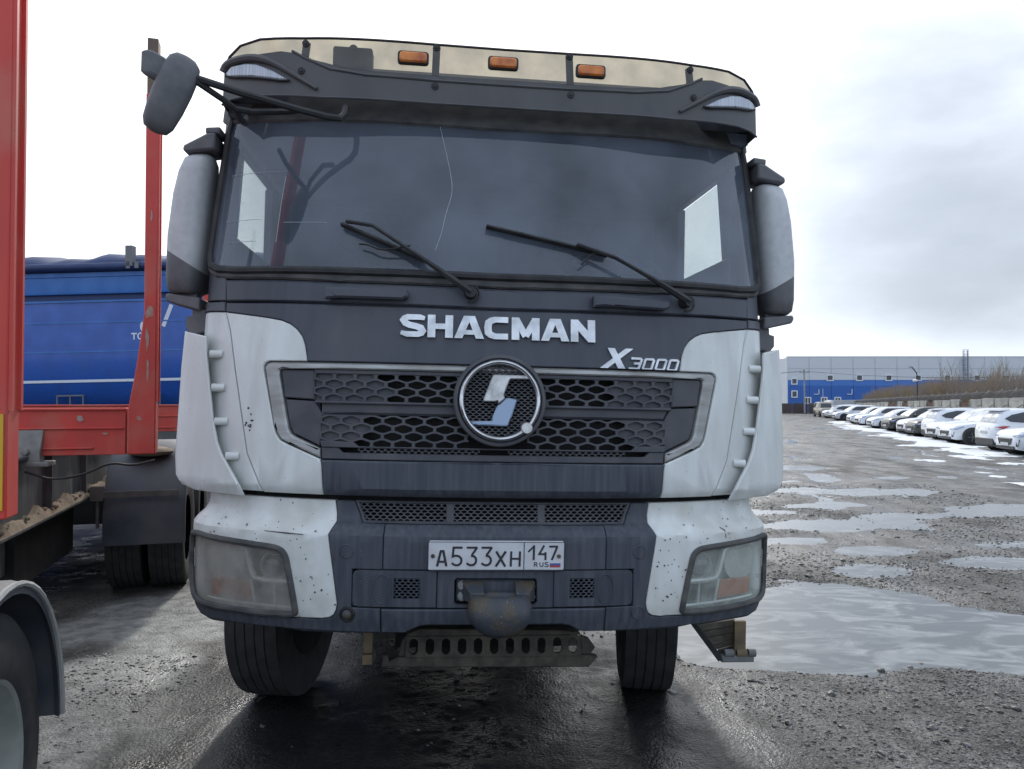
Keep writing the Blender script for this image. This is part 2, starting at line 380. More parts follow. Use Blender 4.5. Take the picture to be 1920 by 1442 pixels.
def grid_mesh(name, X, Y, Z, keep=None):
    ny, nx = X.shape
    me = bpy.data.meshes.new(name)
    idx = np.arange(nx * ny).reshape(ny, nx)
    q = np.stack([idx[:-1, :-1], idx[:-1, 1:], idx[1:, 1:], idx[1:, :-1]], -1).reshape(-1, 4)
    co = np.stack([X, Y, Z], -1).reshape(-1, 3)
    if keep is not None:
        k = keep[:-1, :-1] | keep[:-1, 1:] | keep[1:, 1:] | keep[1:, :-1]
        q = q[k.reshape(-1)]; used = np.unique(q); remap = -np.ones(nx * ny, np.int64); remap[used] = np.arange(len(used)); q = remap[q]; co = co[used]
    me.vertices.add(len(co)); me.vertices.foreach_set('co', co.astype(np.float32).ravel())
    me.loops.add(len(q) * 4); me.loops.foreach_set('vertex_index', q.astype(np.int32).ravel())
    me.polygons.add(len(q)); me.polygons.foreach_set('loop_start', np.arange(0, len(q) * 4, 4, dtype=np.int32))
    me.update(calc_edges=True); me.validate()
    me.polygons.foreach_set('use_smooth', [True] * len(me.polygons))
    return me
gm = grid_mesh('ground', GX, GY, GZ)
# where dirty ice lies, and wet ground with the vehicles' shade painted into its colour
def blob(X, Y, cx, cy, rx, ry, t, rough_=.5, sc=.6, seed=5):
    dx, dy = X - cx, Y - cy; p = (dx * cos(t) + dy * sin(t)) / rx; q = (-dx * sin(t) + dy * cos(t)) / ry
    return np.clip((1 - np.sqrt(p * p + q * q) - rough_ * fbm(X, Y, sc, 5, seed, .6)) * 3.2, 0, 1)
ice = np.maximum(blob(GX, GY, -2.75, 6.1, .95, 1.25, -.35, 1.0, .7, 5), .8 * blob(GX, GY, -2.35, 4.85, .60, .40, -.5, 1.2, .6, 8))
ice = np.maximum(ice, .55 * blob(GX, GY, -2.15, 4.1, .8, .7, .0, 1.3, .7, 12))
wet_shade = np.maximum(blob(GX, GY, -.35, 3.9, 1.9, 2.2, 0, .5, .8, 15), blob(GX, GY, -.5, 7.0, 1.75, 5.5, .1, .4, .8, 16))
wet_shade = np.maximum(wet_shade, .8 * blob(GX, GY, -1.3, 4.3, 1.0, .9, 0, .9, .4, 18))
wet_shade = np.maximum(wet_shade, blob(GX, GY, -4.5, 8.7, 2.0, 2.6, .2, .4, .8, 19))  # wet ground beside the trailer, with its shade painted in
edge = np.clip((WATER_Z + .016 + slope(GY) - GZ) / .016, 0, 1) * (GX > .6)
for nm, arr in (('ice', ice), ('wet_shade', wet_shade), ('edge', edge)):
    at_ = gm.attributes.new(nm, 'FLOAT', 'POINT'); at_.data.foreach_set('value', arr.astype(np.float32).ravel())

def ground_mat():
    m = bpy.data.materials.new('gravelly_wet_hardstanding'); m.use_nodes = True
    n, l = m.node_tree.nodes, m.node_tree.links; b = n['Principled BSDF']
    geo = n.new('ShaderNodeNewGeometry')
    def noise(sc, det, lo, hi, vec=None, ro=.6):
        t = n.new('ShaderNodeTexNoise'); t.inputs['Scale'].default_value = sc; t.inputs['Detail'].default_value = det; t.inputs['Roughness'].default_value = ro
        l.new(vec if vec is not None else geo.outputs['Position'], t.inputs['Vector'])
        r = n.new('ShaderNodeMapRange'); r.inputs['From Min'].default_value = lo; r.inputs['From Max'].default_value = hi
        l.new(t.outputs['Fac'], r.inputs['Value']); return r.outputs[0]
    def mix(a, b_, f):
        x = n.new('ShaderNodeMix'); x.data_type = 'RGBA'
        for k, q in (('A', a), ('B', b_)):
            if isinstance(q, tuple): x.inputs[k].default_value = (*q, 1)
            else: l.new(q, x.inputs[k])
        l.new(f, x.inputs['Factor']); return x.outputs['Result']
    def attr(nm): a = n.new('ShaderNodeAttribute'); a.attribute_name = nm; return a.outputs['Fac']
    def mth(op, a, b_):
        x = n.new('ShaderNodeMath'); x.operation = op
        for i, q in enumerate((a, b_)):
            if isinstance(q, (int, float)): x.inputs[i].default_value = q
            else: l.new(q, x.inputs[i])
        return x.outputs[0]
    def cells(sc):
        v = n.new('ShaderNodeTexVoronoi'); v.inputs['Scale'].default_value = sc
        w = n.new('ShaderNodeVectorMath'); w.operation = 'ADD'; t = n.new('ShaderNodeTexNoise'); t.inputs['Scale'].default_value = sc * .5; t.inputs['Detail'].default_value = 2
        l.new(geo.outputs['Position'], t.inputs['Vector']); s_ = n.new('ShaderNodeVectorMath'); s_.operation = 'SCALE'; s_.inputs['Scale'].default_value = 1.2 / sc
        l.new(t.outputs['Color'], s_.inputs[0]); l.new(geo.outputs['Position'], w.inputs[0]); l.new(s_.outputs[0], w.inputs[1]); l.new(w.outputs[0], v.inputs['Vector'])
        q = n.new('ShaderNodeSeparateColor'); l.new(v.outputs['Color'], q.inputs[0]); return v, q
    stm = n.new('ShaderNodeMapping'); stm.inputs['Rotation'].default_value = (0, 0, .30); stm.inputs['Scale'].default_value = (1.5, .5, 1)
    l.new(geo.outputs['Position'], stm.inputs['Vector']); stv = stm.outputs[0]
    va, qa = cells(58); vb2, qb = cells(170)
    big = mth('MULTIPLY', mth('MULTIPLY', qa.outputs[0], qa.outputs[0]), noise(3.0, 6, .30, .62))
    fine = mth('MULTIPLY', qb.outputs[1], qb.outputs[1])
    spk = mth('ADD', mth('MULTIPLY', big, .62), mth('MULTIPLY', fine, .42))
    col = mix((.016, .0152, .0145), (.29, .275, .255), spk)
    col = mix(col, (.018, .0175, .017), mth('MULTIPLY', noise(1.0, 9, .44, .58, vec=stv, ro=.68), .72))
    col = mix(col, (.068, .058, .047), mth('MULTIPLY', noise(1.1, 6, .48, .70), .65))
    vor = n.new('ShaderNodeTexVoronoi'); vor.inputs['Scale'].default_value = 75; l.new(geo.outputs['Position'], vor.inputs['Vector'])
    sp = n.new('ShaderNodeSeparateColor'); l.new(vor.outputs['Color'], sp.inputs[0])
    st = n.new('ShaderNodeMath'); st.operation = 'GREATER_THAN'; st.inputs[1].default_value = .86; l.new(sp.outputs[0], st.inputs[0])
    col = mix(col, (.22, .22, .21), mth('MULTIPLY', st.outputs[0], .55))
    icec = mix((.40, .41, .385), (.20, .20, .195), noise(9, 8, .38, .62))
    col = mix(col, icec, attr('ice'))
    col = mix(col, (.017, .018, .019), mth('MULTIPLY', attr('wet_shade'), .93))  # near-black: wet tone plus painted shade under lorry and trailer
    col = mix(col, (.040, .038, .036), mth('MULTIPLY', attr('edge'), .7))
    l.new(col, b.inputs['Base Color'])
    r1 = noise(2.2, 7, .35, .65)
    mr = n.new('ShaderNodeMapRange'); mr.inputs['To Min'].default_value = .30; mr.inputs['To Max'].default_value = .62; l.new(r1, mr.inputs['Value'])
    l.new(mth('ADD', .10, mth('MULTIPLY', noise(.8, 7, .40, .62, vec=stv), .50)), b.inputs['Specular IOR Level'])
    tb = n.new('ShaderNodeTexNoise'); tb.inputs['Scale'].default_value = 55; tb.inputs['Detail'].default_value = 8; tb.inputs['Roughness'].default_value = .75
    l.new(geo.outputs['Position'], tb.inputs['Vector'])
    bp = n.new('ShaderNodeBump'); film = noise(1.3, 8, .46, .60, vec=stv, ro=.62); film = mth('MAXIMUM', film, mth('MULTIPLY', attr('wet_shade'), 1.0))
    l.new(mth('SUBTRACT', 1.0, mth('MULTIPLY', film, .62)), bp.inputs['Strength']); bp.inputs['Distance'].default_value = .010
    l.new(mth('SUBTRACT', mr.outputs[0], mth('ADD', mth('MULTIPLY', attr('edge'), .12), mth('MULTIPLY', film, .13))), b.inputs['Roughness'])
    hh = mth('ADD', mth('MULTIPLY', tb.outputs['Fac'], .6), mth('ADD', mth('MULTIPLY', mth('SUBTRACT', .6, va.outputs['Distance']), .9), mth('MULTIPLY', mth('SUBTRACT', .6, vb2.outputs['Distance']), .4)))
    l.new(hh, bp.inputs['Height']); l.new(bp.outputs[0], b.inputs['Normal'])
    return m
ground = bpy.data.objects.new('ground', gm); C.objects.link(ground); gm.materials.append(ground_mat()); ground['kind'] = 'structure'

def water_mat():
    m = bpy.data.materials.new('melt_water'); m.use_nodes = True
    n, l = m.node_tree.nodes, m.node_tree.links; b = n['Principled BSDF']
    b.inputs['Specular IOR Level'].default_value = .5
    geo = n.new('ShaderNodeNewGeometry')
    t = n.new('ShaderNodeTexNoise'); t.inputs['Scale'].default_value = 2.6; t.inputs['Detail'].default_value = 10; t.inputs['Distortion'].default_value = 1.2; mp_ = n.new('ShaderNodeMapping'); mp_.inputs['Scale'].default_value = (1, 1.9, 1); l.new(geo.outputs['Position'], mp_.inputs['Vector']); l.new(mp_.outputs[0], t.inputs['Vector'])
    r = n.new('ShaderNodeMapRange'); r.inputs['From Min'].default_value = .40; r.inputs['From Max'].default_value = .68; r.inputs['To Min'].default_value = .05; r.inputs['To Max'].default_value = .30
    l.new(t.outputs['Fac'], r.inputs['Value']); l.new(r.outputs[0], b.inputs['Roughness'])
    mx = n.new('ShaderNodeMix'); mx.data_type = 'RGBA'; mx.inputs['A'].default_value = (.085, .095, .10, 1); mx.inputs['B'].default_value = (.30, .315, .32, 1)
    r2 = n.new('ShaderNodeMapRange'); r2.inputs['From Min'].default_value = .45; r2.inputs['From Max'].default_value = .75; l.new(t.outputs['Fac'], r2.inputs['Value'])
    l.new(r2.outputs[0], mx.inputs['Factor']); l.new(mx.outputs['Result'], b.inputs['Base Color'])
    bp = n.new('ShaderNodeBump'); bp.inputs['Strength'].default_value = .12; bp.inputs['Distance'].default_value = .01
    l.new(t.outputs['Fac'], bp.inputs['Height']); l.new(bp.outputs[0], b.inputs['Normal'])
    return m
wy = np.array([3.2, 3.5, 6, 10, 15, 20, 30, 40, 60]); WX, WY = np.meshgrid(np.array([.45, 10, 30, 60.]), wy)
wme = grid_mesh('puddle_water', WX, WY, WATER_Z + slope(WY)); wme.materials.append(water_mat()); wt = bpy.data.objects.new('puddle_water', wme); C.objects.link(wt); wt['kind'] = 'structure'

# thawing snow between the yard and the parked cars
sx = np.arange(11, 38, .09); sy = np.arange(15, 78, .16); SX, SY = np.meshgrid(sx, sy)
row = SX - (8.845 + .311 * SY)
band = np.exp(-((row + .35) / 1.25) ** 2) * 1.0 + .25 * np.exp(-((row + 2.2) / 1.2) ** 2)
a = .27; U_ = SX * cos(a) - SY * sin(a); V_ = SX * sin(a) + SY * cos(a)
sm_ = band + 2.1 * fbm(U_ * 1.0, V_ * .7, 1.5, 5, 77, .55) - .74
keep = sm_ > 0
me = grid_mesh('snow', SX, SY, gz(SX, SY) + .004 + .09 * np.clip(sm_, -.06, .6), keep)
snow = bpy.data.objects.new('snow', me); C.objects.link(snow); me.materials.append(pm('old_snow', (.74, .77, .80), (.58, .60, .62), 2.5, rough=.8)); snow['kind'] = 'stuff'

# loose stones
def stones(n, xr, yr, s0, s1, seed, dens=None):
    r = np.random.default_rng(seed)
    X = r.uniform(*xr, n); Y = r.uniform(*yr, n)
    if dens is not None:
        k = r.uniform(0, 1, n) < dens(X, Y); X, Y = X[k], Y[k]
    Z = gz(X, Y); n = len(X)
    t = (1 + 5 ** .5) / 2
    OCT = np.array([(1, 0, 0), (-1, 0, 0), (0, 1, 0), (0, -1, 0), (0, 0, 1), (0, 0, -1)]); OF = np.array([(0, 2, 4), (2, 1, 4), (1, 3, 4), (3, 0, 4), (2, 0, 5), (1, 2, 5), (3, 1, 5), (0, 3, 5)])
    base = np.array([(-1, t, 0), (1, t, 0), (-1, -t, 0), (1, -t, 0), (0, -1, t), (0, 1, t), (0, -1, -t), (0, 1, -t), (t, 0, -1), (t, 0, 1), (-t, 0, -1), (-t, 0, 1)]) / 1.9
    F = np.array([(0, 11, 5), (0, 5, 1), (0, 1, 7), (0, 7, 10), (0, 10, 11), (1, 5, 9), (5, 11, 4), (11, 10, 2), (10, 7, 6), (7, 1, 8), (3, 9, 4), (3, 4, 2), (3, 2, 6), (3, 6, 8), (3, 8, 9), (4, 9, 5), (2, 4, 11), (6, 2, 10), (8, 6, 7), (9, 8, 1)])
    if s1 < .02: base, F = OCT * 1.15, OF
    nv = len(base)
    S = s0 * (s1 / s0) ** (r.uniform(0, 1, n) ** 2.6)
    sc = np.stack([S * r.uniform(.8, 1.5, n), S * r.uniform(.7, 1.2, n), S * r.uniform(.4, .75, n)], -1)
    P = base[None] * sc[:, None, :] * r.uniform(.72, 1.2, (n, nv, 1))
    a = r.uniform(0, 2 * pi, n); ca, sa = np.cos(a)[:, None], np.sin(a)[:, None]
    x = P[..., 0] * ca - P[..., 1] * sa; y = P[..., 0] * sa + P[..., 1] * ca
    co = np.stack([x + X[:, None], y + Y[:, None], P[..., 2] + (Z + sc[:, 2] * .25)[:, None]], -1).reshape(-1, 3)
    f = (F[None] + (np.arange(n) * nv)[:, None, None]).reshape(-1, 3)
    return co, f
def dens_near(X, Y):
    d = .16 + 1.7 * np.clip(fbm(X, Y, .8, 3, 63), -.2, .5) + .55 * (X > .9) - .9 * blob(X, Y, -.35, 3.9, 1.9, 2.2, 0, .4, .8, 15)
    d = d - .6 * blob(X, Y, -2.75, 6.1, .95, 1.25, -.35, 1.0, .7, 5)
    return np.clip(d, .01, 1)
parts_ = [stones(60000, (-2.8, 4.4), (3.3, 8.0), .0035, .012, 1, dens_near), stones(3000, (-2.8, 5.5), (3.3, 9.0), .010, .030, 2, dens_near), stones(26000, (1.2, 9.0), (7.5, 17), .008, .0199, 4, lambda X, Y: np.clip(.35 + 2.5 * fbm(X, Y, 1.2, 3, 65), .03, 1)), stones(3000, (1.2, 9.0), (7.5, 17), .012, .035, 3, lambda X, Y: np.clip(.35 + 1.5 * fbm(X, Y, 1.6, 3, 65), .05, 1))]
off = 0; cs, fs = [], []
for co, f in parts_: cs.append(co); fs.append(f + off); off += len(co)
co = np.concatenate(cs); f = np.concatenate(fs)
me = bpy.data.meshes.new('gravel'); me.vertices.add(len(co)); me.vertices.foreach_set('co', co.astype(np.float32).ravel())
me.loops.add(len(f) * 3); me.loops.foreach_set('vertex_index', f.astype(np.int32).ravel())
me.polygons.add(len(f)); me.polygons.foreach_set('loop_start', np.arange(0, len(f) * 3, 3, dtype=np.int32)); me.update(calc_edges=True)
me.materials.append(pm('wet_stone', (.028, .027, .026), (.24, .23, .215), 26, rough=.45, rough2=.7, detail=2, lo=.42, hi=.6))
gr = bpy.data.objects.new('gravel', me); C.objects.link(gr); gr['kind'] = 'stuff'
# ================================================================== LORRY
# local frame: x across (right in the picture), y backwards from the number plate, z up
truck = thing('lorry', 'big white and dark grey tipper lorry facing the viewer with muddy chrome badge grille', 'truck',
              (-0.0844, 2.9471, 0.0), (0, 0.0226, 0.1039))
ZB = [.68, .78, .88, 1.21, 1.335, 1.37, 1.83, 2.13, 2.21, 2.98, 3.23]
YB = [.07, .03, .0, .0, .05, .03, .05, .09, .10, .29, .38]
def Bz(z): return float(np.interp(z, ZB, YB))
A1 = 1.1; SL1 = .84 * A1 * A1 / 1.728; AL0 = atan(SL1); RC = .294; Y0 = .28 * (A1 / 1.2) ** 3
U1 = A1 + RC * (pi / 2 - AL0); X1 = A1 + RC * (1 - sin(AL0)); Y1 = Y0 + RC * cos(AL0)
def ux(x):
    a = abs(x); s = 1 if x >= 0 else -1
    if a <= A1: return x
    if a < X1: return s * (A1 + RC * (asin(min(1, sin(AL0) + (a - A1) / RC)) - AL0))
    return s * (U1 + (a - X1))
def plan(u):
    a = abs(u); s = 1 if u >= 0 else -1
    if a <= A1: al = atan(.84 * a * a / 1.728); return s * a, .28 * (a / 1.2) ** 3, s * al
    if a <= U1:
        al = AL0 + (a - A1) / RC
        return s * (A1 + RC * (sin(al) - sin(AL0))), Y0 + RC * (cos(AL0) - cos(al)), s * al
    return s * X1, Y1 + (a - U1), s * pi / 2
def PF(u, z, off=0.0):          # wrap-round cab front
    x, y, al = plan(u)
    return (x + sin(al) * off, y + Bz(z) - cos(al) * off, z)
def PV(u, z, off=0.0):          # sun visor
    a = abs(u); s = 1 if u >= 0 else -1
    if a <= 1.165:
        return (u + s * off * .4 * (a / 1.165) ** 3, .16 + .06 * (z - 2.9) + .2 * (a / 1.15) ** 4 - off, z)
    return (s * (1.165 + off * .8), .16 + .06 * (z - 2.9) + .2107 + (a - 1.165) * 1.0, z)
def PD(u, z, off=0.0):          # side air deflectors
    a = abs(u)
    return (u, .28 * (a / 1.2) ** 3 + Bz(z) - off, z)
def idu(x): return x
def PP(y0):                     # flat plate facing forward at depth y0
    return lambda u, z, off=0.0: (u, y0 - off, z)

def area2(p): return sum(p[i][0] * p[(i + 1) % len(p)][1] - p[(i + 1) % len(p)][0] * p[i][1] for i in range(len(p)))
def panel(name, poly, mat, parent=truck, P=PF, conv=ux, off=0.0, th=.02, bev=.003, step=.06, hole=None, ang=32, label=None, kind=None, zc=ZB, link_it=True):
    pts = [(conv(x), z) for x, z in poly]
    if area2(pts) < 0: pts.reverse()
    bm = bmesh.new()
    loops = [pts] + ([[(conv(x), z) for x, z in hole]] if hole else [])
    ed = []
    for L_ in loops:
        vs = [bm.verts.new((x, 0, z)) for x, z in L_]
        ed += [bm.edges.new((vs[k], vs[(k + 1) % len(vs)])) for k in range(len(vs))]
    bmesh.ops.triangle_fill(bm, use_beauty=True, use_dissolve=False, edges=ed, normal=(0, -1, 0))
    xs = [p[0] for p in pts]; zs = [p[1] for p in pts]
    if P is not None and step:
        x = math.floor(min(xs) / step) * step + step * .5
        while x < max(xs):
            bmesh.ops.bisect_plane(bm, geom=bm.verts[:] + bm.edges[:] + bm.faces[:], plane_co=(x, 0, 0), plane_no=(1, 0, 0)); x += step
        cuts = [z for z in zc if min(zs) + 1e-3 < z < max(zs) - 1e-3]
        for z in cuts:
            bmesh.ops.bisect_plane(bm, geom=bm.verts[:] + bm.edges[:] + bm.faces[:], plane_co=(0, 0, z), plane_no=(0, 0, 1))
    rim = set()
    if bev > 0:
        bmesh.ops.inset_region(bm, faces=bm.faces[:], thickness=bev, depth=0, use_even_offset=True, use_boundary=True)
        rim = {v for e in bm.edges if len(e.link_faces) == 1 for v in e.verts}
    bm.normal_update()
    if sum(f.normal.y * f.calc_area() for f in bm.faces) > 0: bmesh.ops.reverse_faces(bm, faces=bm.faces[:])
    low = {v: (bev if v in rim else 0.0) for v in bm.verts}
    be = [e for e in bm.edges if len(e.link_faces) == 1]
    base = {v: (v.co.x, v.co.z) for v in bm.verts}
    r = bmesh.ops.extrude_edge_only(bm, edges=be)
    newv = [g for g in r['geom'] if isinstance(g, bmesh.types.BMVert)]
    back = set(newv)
    for v in bm.verts:
        if v in back: v.co = P(v.co.x, v.co.z, off - th)
        else:
            u, z = base[v]; v.co = P(u, z, off - low[v])
    bm.normal_update(); bmesh.ops.recalc_face_normals(bm, faces=bm.faces[:])
    me = bpy.data.meshes.new(name); bm.to_mesh(me); bm.free()
    if not link_it: return me
    o = link(name, me, mat, parent, ang)
    if label: o['label'] = label
    if kind: o['kind'] = kind
    return o

def line(p, q, n): return [(p[0] + (q[0] - p[0]) * k / n, p[1] + (q[1] - p[1]) * k / n) for k in range(n + 1)]
def path(pts, P=PF, conv=ux, off=0.0, sub=.05):
    out = []
    for a, b in zip(pts[:-1], pts[1:]):
        L = math.hypot(b[0] - a[0], b[1] - a[1]); n = max(1, int(L / sub))
        for k in range(n):
            t = k / n; oa = a[2] if len(a) > 2 else off; ob = b[2] if len(b) > 2 else off
            out.append(P(conv(a[0] + (b[0] - a[0]) * t), a[1] + (b[1] - a[1]) * t, oa + (ob - oa) * t))
    e = pts[-1]; out.append(P(conv(e[0]), e[1], e[2] if len(e) > 2 else off))
    return out
def smooth(pts, it=2, closed=False):
    for _ in range(it):
        q = []
        n = len(pts)
        rng_ = range(n if closed else n - 1)
        if not closed: q.append(pts[0])
        for i in rng_:
            a, b = pts[i], pts[(i + 1) % n]
            q.append(tuple(.75 * u + .25 * v for u, v in zip(a, b))); q.append(tuple(.25 * u + .75 * v for u, v in zip(a, b)))
        if not closed: q.append(pts[-1])
        pts = q
    return pts

def ribbon(mb, pts, w, P, off, th=.002, conv=idu, sq=True):
    """flat stroke of width w along 2-D points, raised th"""
    n = len(pts); L, R = [], []
    for i, p in enumerate(pts):
        a = pts[i - 1] if i > 0 else None; b = pts[i + 1] if i < n - 1 else None
        def nrm(s, e):
            dx, dz = e[0] - s[0], e[1] - s[1]; l = math.hypot(dx, dz) or 1; return (-dz / l, dx / l)
        if a is None: m = nrm(p, b)
        elif b is None: m = nrm(a, p)
        else:
            n1, n2 = nrm(a, p), nrm(p, b); mx, mz = n1[0] + n2[0], n1[1] + n2[1]; l = math.hypot(mx, mz) or 1
            mx, mz = mx / l, mz / l; k = 1 / max(.45, mx * n1[0] + mz * n1[1]); m = (mx * k, mz * k)
        ww = w[i] if hasattr(w, '__len__') else w
        L.append((p[0] + m[0] * ww / 2, p[1] + m[1] * ww / 2)); R.append((p[0] - m[0] * ww / 2, p[1] - m[1] * ww / 2))
    vs = [P(conv(x), z, off) for x, z in L] + [P(conv(x), z, off) for x, z in R] + [P(conv(x), z, off - th) for x, z in L] + [P(conv(x), z, off - th) for x, z in R]
    fs = []
    for i in range(n - 1):
        fs += [(i, i + 1, n + i + 1, n + i), (i, 2 * n + i, 2 * n + i + 1, i + 1), (n + i, n + i + 1, 3 * n + i + 1, 3 * n + i)]
    fs += [(0, n, 3 * n, 2 * n), (n - 1, 3 * n - 1, 4 * n - 1, 2 * n - 1)]
    mb.add(vs, fs)
def arc(cx, cz, rx, rz, a0, a1, n=10): return [(cx + rx * cos(radians(a0 + (a1 - a0) * k / n)), cz + rz * sin(radians(a0 + (a1 - a0) * k / n))) for k in range(n + 1)]

def lattice(name, x0, x1, z0, z1, pw, ph, hw, hh, mat, parent=truck, P=PF, off=0.0, th=.012, clip=None, skip=None, blind=None, shape='hex', conv=ux, z_first=None):
    bm = bmesh.new(); zc = (z_first if z_first is not None else z0 + ph / 2); j = 0
    while zc < z1 + ph / 2:
        xc = x0 + (pw / 2 if j % 2 else 0)
        if shape == 'slot': xc = x0 + pw / 2
        while xc < x1 + pw / 2 + 1e-6:
            w, h = pw / 2, ph / 2
            if shape == 'hex':
                q4, q2 = ph / 3, ph * 2 / 3; v_, f_ = hh * .20, hw * .10
                O = [(-w, -q4), (0, -q2), (w, -q4), (w, q4), (0, q2), (-w, q4)]
                H = [(-hw / 2, -v_), (-f_, -hh / 2), (f_, -hh / 2), (hw / 2, -v_), (hw / 2, v_), (f_, hh / 2), (-f_, hh / 2), (-hw / 2, v_)]
                F = [(0, 1, 'b1', 'b0'), (1, 'b2', 'b1'), (1, 2, 'b3', 'b2'), (2, 3, 'b4', 'b3'), (3, 4, 'b5', 'b4'), (4, 'b6', 'b5'), (4, 5, 'b7', 'b6'), (5, 0, 'b0', 'b7')]
            else:
                O = [(-w, -h), (w, -h), (w, h), (-w, h)]; q = hw * .3
                H = [(-hw / 2, -hh / 2 + q), (-hw / 2 + q, -hh / 2), (hw / 2 - q, -hh / 2), (hw / 2, -hh / 2 + q), (hw / 2, hh / 2 - q), (hw / 2 - q, hh / 2), (-hw / 2 + q, hh / 2), (-hw / 2, hh / 2 - q)]
                F = [(0, 1, 'b2', 'b1'), (1, 'b3', 'b2'), (1, 2, 'b4', 'b3'), (2, 'b5', 'b4'), (2, 3, 'b6', 'b5'), (3, 'b7', 'b6'), (3, 0, 'b0', 'b7'), (0, 'b1', 'b0')]
            ov = [bm.verts.new((xc + x, 0, zc + z)) for x, z in O]
            if skip and skip(xc, zc): bm.faces.new(ov); xc += pw; continue
            hv = [bm.verts.new((xc + x, 0, zc + z)) for x, z in H]; hb = [bm.verts.new((xc + x, th, zc + z)) for x, z in H]
            for f in F: bm.faces.new([ov[i] if isinstance(i, int) else hv[int(i[1])] for i in f])
            k = len(H)
            for i in range(k): bm.faces.new((hv[i], hv[(i + 1) % k], hb[(i + 1) % k], hb[i]))
            if blind and blind(xc, zc): bm.faces.new(hb)
            xc += pw
        zc += ph; j += 1
    cl = clip or [((x0, z0), (-1, 0)), ((x1, z0), (1, 0)), ((x0, z0), (0, -1)), ((x0, z1), (0, 1))]
    for (px, pz), (nx, nz) in cl:
        bmesh.ops.bisect_plane(bm, geom=bm.verts[:] + bm.edges[:] + bm.faces[:], plane_co=(px, 0, pz), plane_no=(nx, 0, nz), clear_outer=True)
    bmesh.ops.remove_doubles(bm, verts=bm.verts[:], dist=1e-5)
    bm.normal_update()
    for v in bm.verts: v.co = P(conv(v.co.x), v.co.z, off - v.co.y)
    me = bpy.data.meshes.new(name); bm.to_mesh(me); bm.free()
    # front faces towards the viewer
    o = link(name, me, mat, parent, None)
    return o

# ---------------------------------------------------------------- cab shell behind the panels
mb = MB()
for s in (-1, 1):
    mb.box((s * 1.215, 1.42, 1.88), (.05, 1.36, 1.16))                # door wall below the window line
    mb.box((s * 1.215, .77, 2.68), (.05, .06, .44))                   # front post of the window
    mb.box((s * 1.215, 1.83, 2.68), (.05, .54, .44))                  # rear quarter
    mb.box((s * 1.210, 1.42, 3.0), (.05, 1.36, .20))                  # roof rail
mb.box((0, 2.08, 2.15), (2.38, .05, 1.75))                            # rear wall
obj('cab_shell', mb, M['dark'], truck, bevel=.01)
mb = MB(); rr = []
for y, z, w in ((.40, 3.02, 1.13), (.42, 3.13, 1.15), (.46, 3.165, 1.15), (.60, 3.172, 1.15), (2.0, 3.17, 1.15), (2.1, 3.05, 1.12)):
    rr.append([(-w, y, z - .06), (w, y, z - .06), (w, y, z - .03), (w - .08, y, z), (-w + .08, y, z), (-w, y, z - .03)])
mb.loft(rr); obj('roof', mb, M['dark'], truck)
panel('windscreen_header', sym([(0, 2.850), (.4, 2.857), (.9, 2.880), (1.10, 2.900), (1.185, 2.912), (1.245, 2.99), (1.60, 2.99), (1.60, 3.08), (1.14, 3.08), (0, 3.08)]), M['gasket'], off=.010, th=.03, bev=.008)
panel('bonnet_gap_filler', sym([(0, 1.36), (1.245, 1.36), (1.55, 1.36), (1.55, 1.29), (1.245, 1.29), (0, 1.29)]), M['void'], off=-.075, th=.01, bev=0)  # added black strip that keeps the gap under the bonnet dark
# dark bulkhead behind grille and bumper
mb = MB(); mb.box((0, .55, 1.50), (2.1, .12, 1.36)); mb.box((0, .30, 1.62), (1.5, .05, .50)); obj('radiator', mb, M['void'], truck)

# ---------------------------------------------------------------- interior seen through the glass
mb = MB(); mb.box((0, .62, 2.13), (2.3, .55, .16)); mb.box((0, .45, 2.20), (2.2, .12, .05)); mb.box((.62, .72, 2.22), (.55, .25, .10))
obj('dashboard', mb, M['interior'], truck, bevel=.03)
mb = MB(); mb.box((0, 2.03, 2.55), (2.36, .03, .95)); obj('rear_lining', mb, M['interior_grey'], truck)
mb = MB(); mb.box((0, 1.25, 2.955), (2.34, 1.55, .05)); obj('headliner', mb, M['interior_grey'], truck)
for s in (-1, 1):
    mb = MB(); mb.box((s * .6, 1.45, 2.05), (.52, .5, .16)); mb.box((s * .6, 1.72, 2.34), (.5, .14, .62)); mb.box((s * .6, 1.72, 2.73), (.28, .11, .2))
    obj('seat', mb, M['seat'], truck, bevel=.04)
mb = MB(); cc = Vector((.60, .66, 2.33)); R = Matrix.Rotation(radians(-48), 3, 'X')
ring = [cc + R @ Vector((.225 * cos(2 * pi * k / 28), 0, .225 * sin(2 * pi * k / 28))) for k in range(28)]
mb.tube(ring, .016, 8, closed=True)
for a in (20, 160, 270): mb.bar(cc, cc + R @ Vector((.22 * cos(radians(a)), 0, .22 * sin(radians(a)))), .03, .015)
obj('steering_wheel', mb, M['black'], truck)

# ---------------------------------------------------------------- windscreen
G = [(0, 2.207), (.55, 2.212), (1.06, 2.226), (1.15, 2.238), (1.195, 2.262), (1.21, 2.31), (1.205, 2.40), (1.172, 2.86), (1.162, 2.915), (1.10, 2.905), (.9, 2.885), (.4, 2.862), (0, 2.855)]
glass_poly = sym(G)
panel('windscreen', glass_poly, M['glass'], off=0, th=.005, bev=0, step=.04)
gpts = [(1.160, 2.94)] + [p for p in reversed(G[1:9])]
gl = [(x, z) for x, z in gpts] + [(0, 2.207)] + [(-x, z) for x, z in reversed(gpts)]
mb = MB(); mb.tube(path(gl, off=.004, sub=.03), .017, 8); obj('windscreen_gasket', mb, M['black'], truck)
low = [(0, 2.162), (.6, 2.170), (1.09, 2.193), (1.165, 2.205), (1.215, 2.235), (1.236, 2.30), (1.216, 2.30), (1.195, 2.255), (1.15, 2.232), (1.06, 2.218), (.55, 2.204), (0, 2.199)]
